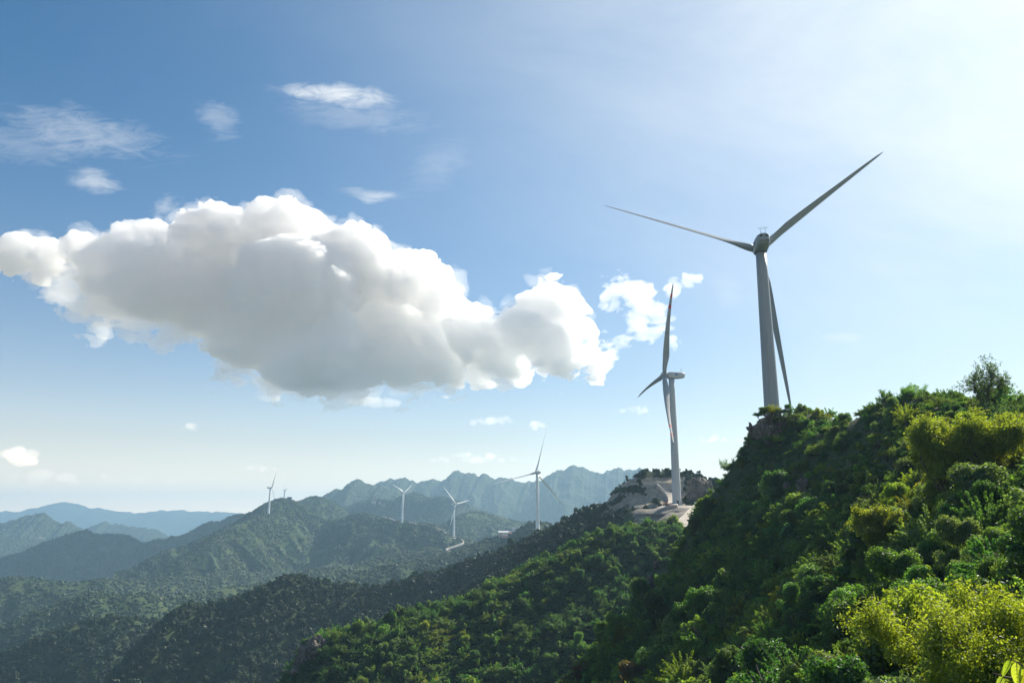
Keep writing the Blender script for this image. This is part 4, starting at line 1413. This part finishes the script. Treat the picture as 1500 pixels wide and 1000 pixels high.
def clear_of(Pw):
    d = np.linalg.norm(Pw[:, None, :2] - CQ[None, :, :2], axis=2)
    return (d > CR[None]).all(1)


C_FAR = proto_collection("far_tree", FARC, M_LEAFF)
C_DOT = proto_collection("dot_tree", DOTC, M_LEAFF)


def grow(name, specs, coll, nshape, seed):
    PPs, SS, TT = [], [], []
    for R, step, nmax, size, l1 in specs:
        Pw = wood(R, step, nmax, size, seed)
        if Pw is None or not len(Pw):
            continue
        Pw = np.concatenate([q[clear_of(q)] for q in np.array_split(Pw, 40)])
        s_ = size * RNG.lognormal(0, 0.28, len(Pw))
        if nshape == 3 and coll is C_DOT:
            gap = fbm(Pw[:, :2] / (l1 * 0.55), 5, seed + 400, 0.6) + 0.22 * RNG.random(len(Pw)) > 0.735
            Pw, s_ = Pw[~gap], s_[~gap]
        Pw[:, 2] -= 0.15 * s_
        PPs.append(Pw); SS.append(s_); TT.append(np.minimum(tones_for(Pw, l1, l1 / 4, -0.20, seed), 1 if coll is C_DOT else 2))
    Pw, s_, t_ = np.concatenate(PPs), np.concatenate(SS), np.concatenate(TT)
    print(name, len(Pw))
    return tag(scatter(name, coll, Pw, s_, t_ * nshape + RNG.integers(0, nshape, len(Pw))), kind="stuff")


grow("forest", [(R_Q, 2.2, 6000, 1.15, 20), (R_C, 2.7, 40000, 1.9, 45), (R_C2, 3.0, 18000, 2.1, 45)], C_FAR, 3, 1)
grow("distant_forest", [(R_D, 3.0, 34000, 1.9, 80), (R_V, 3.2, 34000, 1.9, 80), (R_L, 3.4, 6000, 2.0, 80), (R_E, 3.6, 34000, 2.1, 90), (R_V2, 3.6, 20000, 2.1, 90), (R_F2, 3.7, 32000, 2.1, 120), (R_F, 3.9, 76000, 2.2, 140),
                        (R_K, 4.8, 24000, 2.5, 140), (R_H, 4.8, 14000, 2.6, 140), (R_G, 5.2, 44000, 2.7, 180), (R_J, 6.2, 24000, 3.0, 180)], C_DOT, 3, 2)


# ------------------------------------------------------------------ single trees
def branching(base, seed, height, spread, limbs, depth=3, up=0.75):
    """Limbs from the ground up: returns tubes [(pts, rads)] and tip points."""
    rng = np.random.default_rng(seed)
    tubes, tips = [], []

    def go(p, d, ln, r, k):
        pts, rads = [p], [r]
        n = 4
        for i in range(n):
            d = d + rng.normal(0, 0.12, 3) + np.array([0, 0, 0.04])
            d /= np.linalg.norm(d)
            p = p + d * ln / n
            pts.append(p)
            rads.append(r * (1 - 0.5 * (i + 1) / n))
            if k < depth and i >= 1 or k == depth:
                tips.append((p, k))
            if k < depth and i >= (0 if k else 1):
                for _ in range(2 if k else 1):
                    s = rng.normal(0, 1, 3)
                    s -= d * (s @ d)
                    s /= np.linalg.norm(s)
                    q = d * up + s * (0.75 + 0.2 * k) + np.array([0, 0, 0.12])
                    go(p, q / np.linalg.norm(q), ln * rng.uniform(0.42, 0.62), rads[-1] * 0.6, k + 1)
        tubes.append((pts, rads))
    for i in range(limbs):
        th = 2 * math.pi * i / limbs + rng.uniform(-0.4, 0.4)
        d = np.array([spread * math.cos(th), spread * math.sin(th), 1.0])
        go(np.array(base, float) + np.array([0.08 * math.cos(th), 0.08 * math.sin(th), -0.3]), d / np.linalg.norm(d), height * rng.uniform(0.62, 0.8), height * 0.016, 0)
    return tubes, tips


def tree(name, label, p, seed, height, spread, limbs, tone, per_tip, leaf, puff, depth=3, rz=0.0, group=None):
    t = thing(name, label, "tree", p, rz, group)
    tubes, tips = branching((0, 0, 0), seed, height, spread, limbs, depth)
    m = MB()
    for pts, rads in tubes:
        m.tube(pts, rads, 6)
    m.build("trunk", M_BARK, t, smooth=True)
    rng = np.random.default_rng(seed + 1)
    T = np.array([q for q, k in tips])
    K = np.array([k for q, k in tips])
    T = np.repeat(T[K >= depth - 1], per_tip, axis=0)
    d = rng.normal(0, 1, T.shape)
    d /= np.linalg.norm(d, axis=1, keepdims=True)
    P = T + d * puff * rng.random((len(T), 1)) ** 0.6
    v, f = leaf_quads(P, d + np.array([0, 0, 0.4]), np.full(len(P), leaf), 0.5, rng)
    link("crown", new_mesh("crown", v, f, [M_LEAF[tone]], smooth=False), t)
    return t


def on_ground(u, v, D):
    q = at(u, v, D)
    return np.array([q[0], q[1], near_z(q[0], q[1])])


tree("tree", "lone open-crowned tree standing dark against the sky on the skyline", on_ground(1443, 588, 88), 5, 4.7, 0.34, 5, "dark", 2, 0.17, 0.20, 3)
tree("sapling", "thin small sapling right of the lone tree on the skyline", on_ground(1478, 588, 86), 8, 2.3, 0.18, 2, "mid", 6, 0.17, 0.16, 2)
tree("tree", "big sunlit yellow-green tree half way up the near slope", on_ground(1402, 705, 62), 12, 6.0, 0.55, 6, "bright", 16, 0.17, 0.42, 3)
tree("tree", "sunlit round pale yellow-green tree left of the biggest yellow-green tree", on_ground(1292, 760, 66), 14, 3.9, 0.6, 6, "bright", 16, 0.16, 0.4, 3)
tree("tree", "golden-lit leafy tree filling the bottom right corner behind the leaf sprig", on_ground(1462, 960, 19.5), 21, 3.3, 0.75, 7, "lime", 18, 0.075, 0.28, 3)
for k, (uu, vv, dd, hh, tn, lab) in enumerate([(1178, 605, 141, 2.6, "mid", "slender bush with open twigs right of the craggy outcrop on the skyline"),
                                               (1213, 612, 134, 2.2, "dark", "thin twiggy bush in the skyline dip right of the craggy outcrop"),
                                               (1300, 577, 113, 2.2, "dark", "upright twiggy bush on the rounded skyline hump"),
                                               (1336, 572, 106, 2.6, "mid", "tallest twiggy bush on top of the rounded skyline hump"),
                                               (1236, 602, 127, 1.3, "dark", "low dark bush at the left foot of the skyline hump"),
                                               (1066, 668, 160, 3.0, "dark", "dark bush overhanging the steep left edge of the near slope")]):
    tree("bush", lab, on_ground(uu, vv, dd), 60 + k, hh * 0.9, 0.75, 6, tn, 5, 0.15, 0.22, 2)


# leaf sprig close to the camera
M_VEIN = plain("leaf_vein", (0.09, 0.12, 0.025), 0.6, 0.2, 30)


def sprig():
    c = at(1487, 981, 2.6)
    t = thing("leafy_twig", "close yellow-green leaf sprig poking in at the bottom right corner", "twig", c)
    r = np.array([1, 0, 0.0]); up = np.array([0, -SP, CP])
    s = 2.6 / F * 1.04

    def L(u_, v_, dy=0.0):
        return r * (u_ - 1487) * s + up * (981 - v_) * s + np.array([0, dy, 0])
    m = MB()
    m.tube([L(1458, 985), L(1474, 990, 0.01), L(1500, 996, 0.02), L(1560, 1020, 0.05), L(1640, 1100, 0.1), L(1700, 1300, 0.15), L(1720, 1640, 0.2)], [0.002, 0.0026, 0.0035, 0.005, 0.007, 0.01, 0.014], 8)
    m.tube([L(1478, 967), L(1490, 970), L(1506, 980), L(1560, 1020, 0.05)], [0.001, 0.0015, 0.002, 0.004], 8)
    m.build("twig", M_BARK, t, smooth=True)

    def leaf(a, tip, wd, roll, curl):
        a, tip = np.array(a), np.array(tip)
        ax = tip - a
        ln = np.linalg.norm(ax); ax /= ln
        side = np.cross(ax, np.array([0, 1.0, 0])); side /= np.linalg.norm(side)
        nn = np.cross(side, ax)
        side, nn = side * math.cos(roll) + nn * math.sin(roll), nn * math.cos(roll) - side * math.sin(roll)
        V, Fc = [], []
        N = 14
        for i in range(N + 1):
            q = i / N
            w_ = wd * ln * math.sin(math.pi * min(1, q ** 0.8)) ** 0.75 * (1 - 0.25 * q)
            for j, e in enumerate((-1, -0.5, 0, 0.5, 1)):
                V.append(a + ax * ln * q + side * w_ * e * 0.5 + nn * (curl * ln * (q * q) + 0.12 * w_ * abs(e) + 0.006 * ln * math.sin(9 * q + 3 * e)))
        for i in range(N):
            for j in range(4):
                b = i * 5 + j
                Fc.append((b, b + 1, b + 6, b + 5))
        lf = link("leaf", new_mesh("leaf", V, Fc, [M_LEAF["sprig"]], True), t)
        m = MB()
        m.tube([np.array(V[i * 5 + 2]) for i in range(0, N, 2)], [0.0011 * (1 - i / N) + 0.0003 for i in range(0, N, 2)], 6)
        for i in range(2, N - 2, 2):
            for e in (0, 4):
                m.tube([np.array(V[i * 5 + 2]), (np.array(V[i * 5 + 2]) * 0.35 + np.array(V[(i + 2) * 5 + e]) * 0.65)], [0.0005, 0.0002], 5)
        m.build("leaf_vein", M_VEIN, lf, smooth=True)
    leaf(L(1482, 967), L(1470, 990, -0.01), 0.62, 0.5, 0.10)
    leaf(L(1489, 970), L(1485, 1003, -0.02), 0.45, -0.5, 0.12)
    leaf(L(1496, 974), L(1492, 1002, -0.01), 0.5, 0.7, 0.06)
    leaf(L(1503, 979), L(1500, 1010, 0.0), 0.55, 0.2, 0.1)
    leaf(L(1474, 990, 0.01), L(1463, 1006, 0.0), 0.5, -0.3, 0.1)
    leaf(L(1512, 985), L(1520, 1012, 0.01), 0.5, 0.4, 0.1)


sprig()


# ------------------------------------------------------------------ clouds (real bodies of mist, lit by the sun and the sky)
def cloud_material(name, density, aniso=0.15):
    m, w = new_mat(name)
    v = w.n("ShaderNodeVolumePrincipled", {"Color": (1, 1, 1, 1), "Density": density, "Anisotropy": aniso})
    w.n("ShaderNodeOutputMaterial", {"Volume": v.outputs[0]})
    return m


def surface_net(f, vox):
    """Closed quad skin of the zero level of grid f (inside negative)."""
    ins = f < 0
    nx, ny, nz = f.shape
    cnt = np.zeros((nx - 1, ny - 1, nz - 1), np.int8)
    for dx in (0, 1):
        for dy in (0, 1):
            for dz in (0, 1):
                cnt += ins[dx:nx - 1 + dx, dy:ny - 1 + dy, dz:nz - 1 + dz]
    mixed = (cnt > 0) & (cnt < 8)
    ids = np.full(mixed.shape, -1, np.int64)
    I = np.argwhere(mixed)
    ids[mixed] = np.arange(len(I))
    acc = np.zeros((len(I), 3))
    num = np.zeros(len(I))
    corners = [(i, j, k) for i in (0, 1) for j in (0, 1) for k in (0, 1)]
    for c in corners:
        for ax in range(3):
            if c[ax]:
                continue
            d = list(c); d[ax] = 1
            fa = f[I[:, 0] + c[0], I[:, 1] + c[1], I[:, 2] + c[2]]
            fb = f[I[:, 0] + d[0], I[:, 1] + d[1], I[:, 2] + d[2]]
            cr = (fa < 0) != (fb < 0)
            t = np.where(cr, fa / np.where(fa == fb, 1, fa - fb), 0)
            p = np.array(c, float)[None] + 0
            p = np.repeat(p, len(I), 0)
            p[:, ax] += t
            acc += p * cr[:, None]
            num += cr
    V = (I + acc / np.maximum(num, 1)[:, None]) * vox
    quads = []
    for ax in range(3):
        sl0 = [slice(None)] * 3; sl1 = [slice(None)] * 3
        sl0[ax] = slice(0, -1); sl1[ax] = slice(1, None)
        a_, b_ = ins[tuple(sl0)], ins[tuple(sl1)]
        o1, o2 = (ax + 1) % 3, (ax + 2) % 3
        for flip, m in ((False, a_ & ~b_), (True, ~a_ & b_)):
            E = np.argwhere(m)
            E = E[(E[:, o1] > 0) & (E[:, o2] > 0) & (E[:, o1] < f.shape[o1] - 1) & (E[:, o2] < f.shape[o2] - 1)]
            q = []
            for u1, u2 in ((-1, -1), (0, -1), (0, 0), (-1, 0)):
                e = E.copy(); e[:, o1] += u1; e[:, o2] += u2
                q.append(ids[e[:, 0], e[:, 1], e[:, 2]])
            q = np.stack(q, 1)
            quads.append(q[:, ::-1] if flip else q)
    return V, np.concatenate(quads)


def cloud(name, label, puffs, D, voxel, mat, seed, rough=1.0, group=None, base=None, wisp=None, ydepth=0.8):
    """A heap of puffs (photo pixel, radius in pixels, depth offset in radii, flatness) D metres away, billowed into one closed skin."""
    rng = np.random.default_rng(seed)
    k = D / F
    cs = []
    for p in puffs:
        off = p[3] if len(p) > 3 else rng.uniform(-0.6, 0.6)
        fl = p[4] if len(p) > 4 else 0.95
        cs.append(np.concatenate([at(p[0], p[1], D + off * p[2] * k), [p[2] * k, fl]]))
    cs = np.array(cs)
    base = base or 1.1 * np.median(cs[:, 3])
    pad_ = base * 0.9 * rough + 3 * voxel
    lo = (cs[:, :3] - cs[:, 3:4]).min(0) - pad_
    hi = (cs[:, :3] + cs[:, 3:4]).max(0) + pad_
    n = np.ceil((hi - lo) / voxel).astype(int) + 1
    ax = [lo[i] + voxel * np.arange(n[i]) for i in range(3)]
    G = np.stack(np.meshgrid(*ax, indexing="ij"), -1).astype(np.float32)
    f = np.full(n, 1e4, np.float32)
    for c in cs:
        i0 = np.maximum(((c[:3] - c[3] - pad_ - lo) / voxel).astype(int), 0)
        i1 = np.minimum(((c[:3] + c[3] + pad_ - lo) / voxel).astype(int) + 2, n)
        w = tuple(slice(a_, b_) for a_, b_ in zip(i0, i1))
        q = G[w] - c[:3].astype(np.float32)
        q[..., 2] /= c[4]
        q[..., 1] /= ydepth
        d = np.sqrt((q * q).sum(-1)) - c[3]
        h = base * 0.22
        g = f[w]
        m = np.maximum(h - np.abs(d - g), 0) / h
        f[w] = np.minimum(d, g) - m * m * h * 0.25
    band = np.abs(f) < pad_
    P = G[band].astype(float)
    P[:, 2] *= 1.15
    # warp, then billows of falling size: rounded heads parted by creases
    P += (np.stack([vnoise(P / (base * 1.3), seed + 50 + i) for i in range(3)], -1) - 0.5) * base * 0.7
    disp = 0
    L, am = base, 0.48 * base * rough
    o = 0
    while L > voxel * 1.6:
        disp = disp + am * (np.abs(2 * vnoise(P / L, seed + o) - 1) - 0.30)
        L *= 0.47
        am *= 0.56
        o += 1
    if wisp is not None:
        w = wisp(G[band])
        fr = fbm(P / (base * 0.5) * np.array([0.6, 0.6, 1.3]), 5, seed + 90, 0.62) - 0.52
        disp = disp + w * base * 1.35 * fr
    f[band] -= disp
    V, Q = surface_net(f, voxel)
    c0 = V.mean(0)
    me = new_mesh(name, V - c0, Q, [mat], smooth=True)
    o = link(name, me, None, lo + c0)
    return tag(o, label, "cloud" if label else None, group)


def big_wisp(P):
    """Ragged, torn edge towards the left and the underside."""
    u_, v_, fw_ = project(P.astype(float))
    return np.clip(sstep(330, 120, u_) * sstep(360, 440, v_) + 0.75 * sstep(470, 560, v_) + 0.35 * sstep(740, 860, u_), 0, 1)


M_CLOUD = cloud_material("cumulus", 0.048, 0.48)
M_CLOUDT = cloud_material("thin_cloud", 0.008, 0.6)
M_CLOUDF = cloud_material("far_cloud", 0.0009, 0.5)
BIG = [(430, 430, 95), (20, 372, 36), (65, 376, 34), (120, 362, 30), (150, 392, 46), (185, 362, 36), (165, 430, 36), (215, 405, 66), (235, 362, 42), (300, 348, 54), (285, 415, 70), (330, 338, 36),
       (378, 345, 42), (408, 328, 44), (395, 400, 80), (450, 348, 48), (370, 490, 62), (335, 470, 42), (480, 405, 86), (520, 376, 54), (455, 505, 74), (560, 418, 66), (605, 412, 44), (640, 435, 42),
       (575, 495, 72), (530, 535, 44), (460, 548, 34), (640, 505, 60), (690, 485, 42), (650, 545, 26), (720, 510, 46), (760, 485, 40), (790, 455, 38), (830, 448, 32), (805, 510, 40), (848, 520, 26),
       (872, 530, 18), (760, 540, 22), (310, 495, 22), (405, 558, 22), (590, 545, 24), (700, 545, 22), (805, 425, 22), (845, 480, 26), (60, 398, 20)]
cloud("cloud", "huge white cumulus cloud with grey underside drifting across the middle of the sky", BIG, 3400, 6.5, M_CLOUD, 3, 1.0, None, 115, big_wisp, 0.58)
big = bpy.data.objects["cloud"]
fr = cloud("mist_fringe", None, [(u_, v_, r_ * 1.07) for u_, v_, r_ in BIG], 3400, 9.0, cloud_material("cloud_fringe", 0.0035), 13, 1.0, None, 120, lambda P: np.ones(len(P)))
SOFT = [(150, 478, 24), (165, 440, 42), (118, 435, 30), (205, 465, 38), (250, 480, 26), (320, 545, 18), (345, 530, 26), (400, 560, 26), (455, 560, 30), (520, 560, 30), (590, 556, 28), (660, 556, 24), (725, 552, 24), (285, 470, 30), (95, 420, 26),
        (860, 500, 26), (880, 530, 20), (820, 545, 20), (60, 405, 18), (230, 440, 40), (490, 588, 12), (240, 500, 16)]
sf = cloud("soft_base", None, SOFT, 3330, 8.0, cloud_material("cloud_base", 0.011, 0.6), 17, 1.0, None, 110, lambda P: np.ones(len(P)) * 1.2)
sf.location = sf.location - big.location
sf.parent = big
fr.location = fr.location - big.location
fr.parent = big
cloud("cloud", "ragged white cloud tuft touching the banded turbine's blade tip", [(940, 435, 24), (892, 425, 15), (915, 422, 18), (962, 452, 17), (985, 425, 14), (1005, 412, 12), (1018, 410, 8), (935, 468, 16), (912, 500, 14), (950, 490, 15), (985, 496, 11), (893, 515, 14), (970, 475, 12), (900, 445, 10)], 3300, 5.0, M_CLOUDT, 5, 1.1, None, 75, lambda P: np.ones(len(P)) * 1.0)
cloud("cloud", "faint grey cloud strip under the big cumulus base", [(345, 556, 12, 0, 0.5), (322, 553, 8, 0, 0.5), (365, 560, 8, 0, 0.5)], 3300, 5.0, M_CLOUDT, 7, 1.4, None, None, lambda P: np.ones(len(P)) * 0.8)
cloud("cloud", "pale lit cloud scrap just below the big cumulus base", [(545, 588, 20, 0, 0.4), (575, 590, 14, 0, 0.4), (515, 588, 12, 0, 0.4)], 3900, 6.0, M_CLOUDT, 8, 1.3, None, None, lambda P: np.ones(len(P)) * 0.8)
def scrap(u_, v_, w_, h_, n, seed):
    """Puffs strewn through a flat lens of sky, heaped in its middle."""
    rng = np.random.default_rng(seed)
    out = []
    for i in range(n):
        x = rng.normal(0, 0.55)
        x = max(-1, min(1, x))
        r_ = h_ * rng.uniform(0.34, 0.66) * (1 - 0.35 * abs(x))
        out.append((u_ + x * w_, v_ - rng.uniform(-0.1, 0.75) * h_ * (1 - x * x), r_, rng.uniform(-1.5, 1.5), rng.uniform(0.55, 0.85)))
    return out


ONE = lambda P: np.ones(len(P)) * 0.7
cloud("cloud", "small bright heap cloud low at the left edge of the sky", scrap(20, 676, 52, 22, 18, 1), 15500, 20.0, cloud_material("low_cumulus", 0.003, 0.5), 9, 1.0, None, 70, ONE)
cloud("cloud", "long pinkish low cloud bank above the pale far mountain", scrap(55, 706, 90, 20, 26, 2) + scrap(70, 726, 80, 14, 18, 3), 18500, 26.0, M_CLOUDF, 10, 1.0, None, 80, ONE)
GC = "small low cloud scraps near the horizon"
for k, (pf, lab) in enumerate([(scrap(160, 704, 26, 12, 12, 4), "low cloud scrap just right of the long pinkish bank"),
                               (scrap(203, 704, 20, 11, 10, 5), "middle one of the row of low scraps, between two others"),
                               (scrap(250, 706, 24, 9, 11, 6), "rightmost scrap of the row of low clouds beside the pinkish bank"),
                               (scrap(278, 629, 14, 11, 9, 7), "tiny lone puff in clear sky above the far left hills"),
                               (scrap(722, 619, 30, 15, 14, 8), "small pale puff above the turbine with the wide Y of blades"),
                               (scrap(788, 627, 26, 11, 12, 9), "small puff behind the upper blade tip of the Y-shaped turbine"),
                               (scrap(932, 603, 38, 9, 16, 10), "flat pale streak of cloud left of the banded turbine's tower"),
                               (scrap(1050, 646, 48, 9, 18, 11), "flat pale streak of cloud right of the banded turbine's tower"),
                               (scrap(695, 674, 62, 13, 22, 12), "flat faint cloud bank above the craggy far mountain"),
                               (scrap(378, 687, 26, 10, 12, 13), "faint small puff left above the round mountain summit")]):
    cloud("cloud", lab, pf, 16500 + 300 * k, 20.0, M_CLOUDF, 20 + k, 1.0, GC, 48, ONE)


# ------------------------------------------------------------------ haze: the air itself, one closed box round camera and scene
def haze(density):
    m, w = new_mat("haze_air")
    v = w.n("ShaderNodeVolumePrincipled", {"Color": (0.42, 0.66, 0.88, 1), "Density": density, "Anisotropy": 0.25})
    w.n("ShaderNodeOutputMaterial", {"Volume": v.outputs[0]})
    x, y0, y1, z0, z1 = 12000, -3000, 11300, -421, 330
    m_ = MB()
    m_.box((0, (y0 + y1) / 2, (z0 + z1) / 2), (2 * x, y1 - y0, z1 - z0))
    return tag(m_.build("haze", m), kind="stuff")


haze(0.00014)
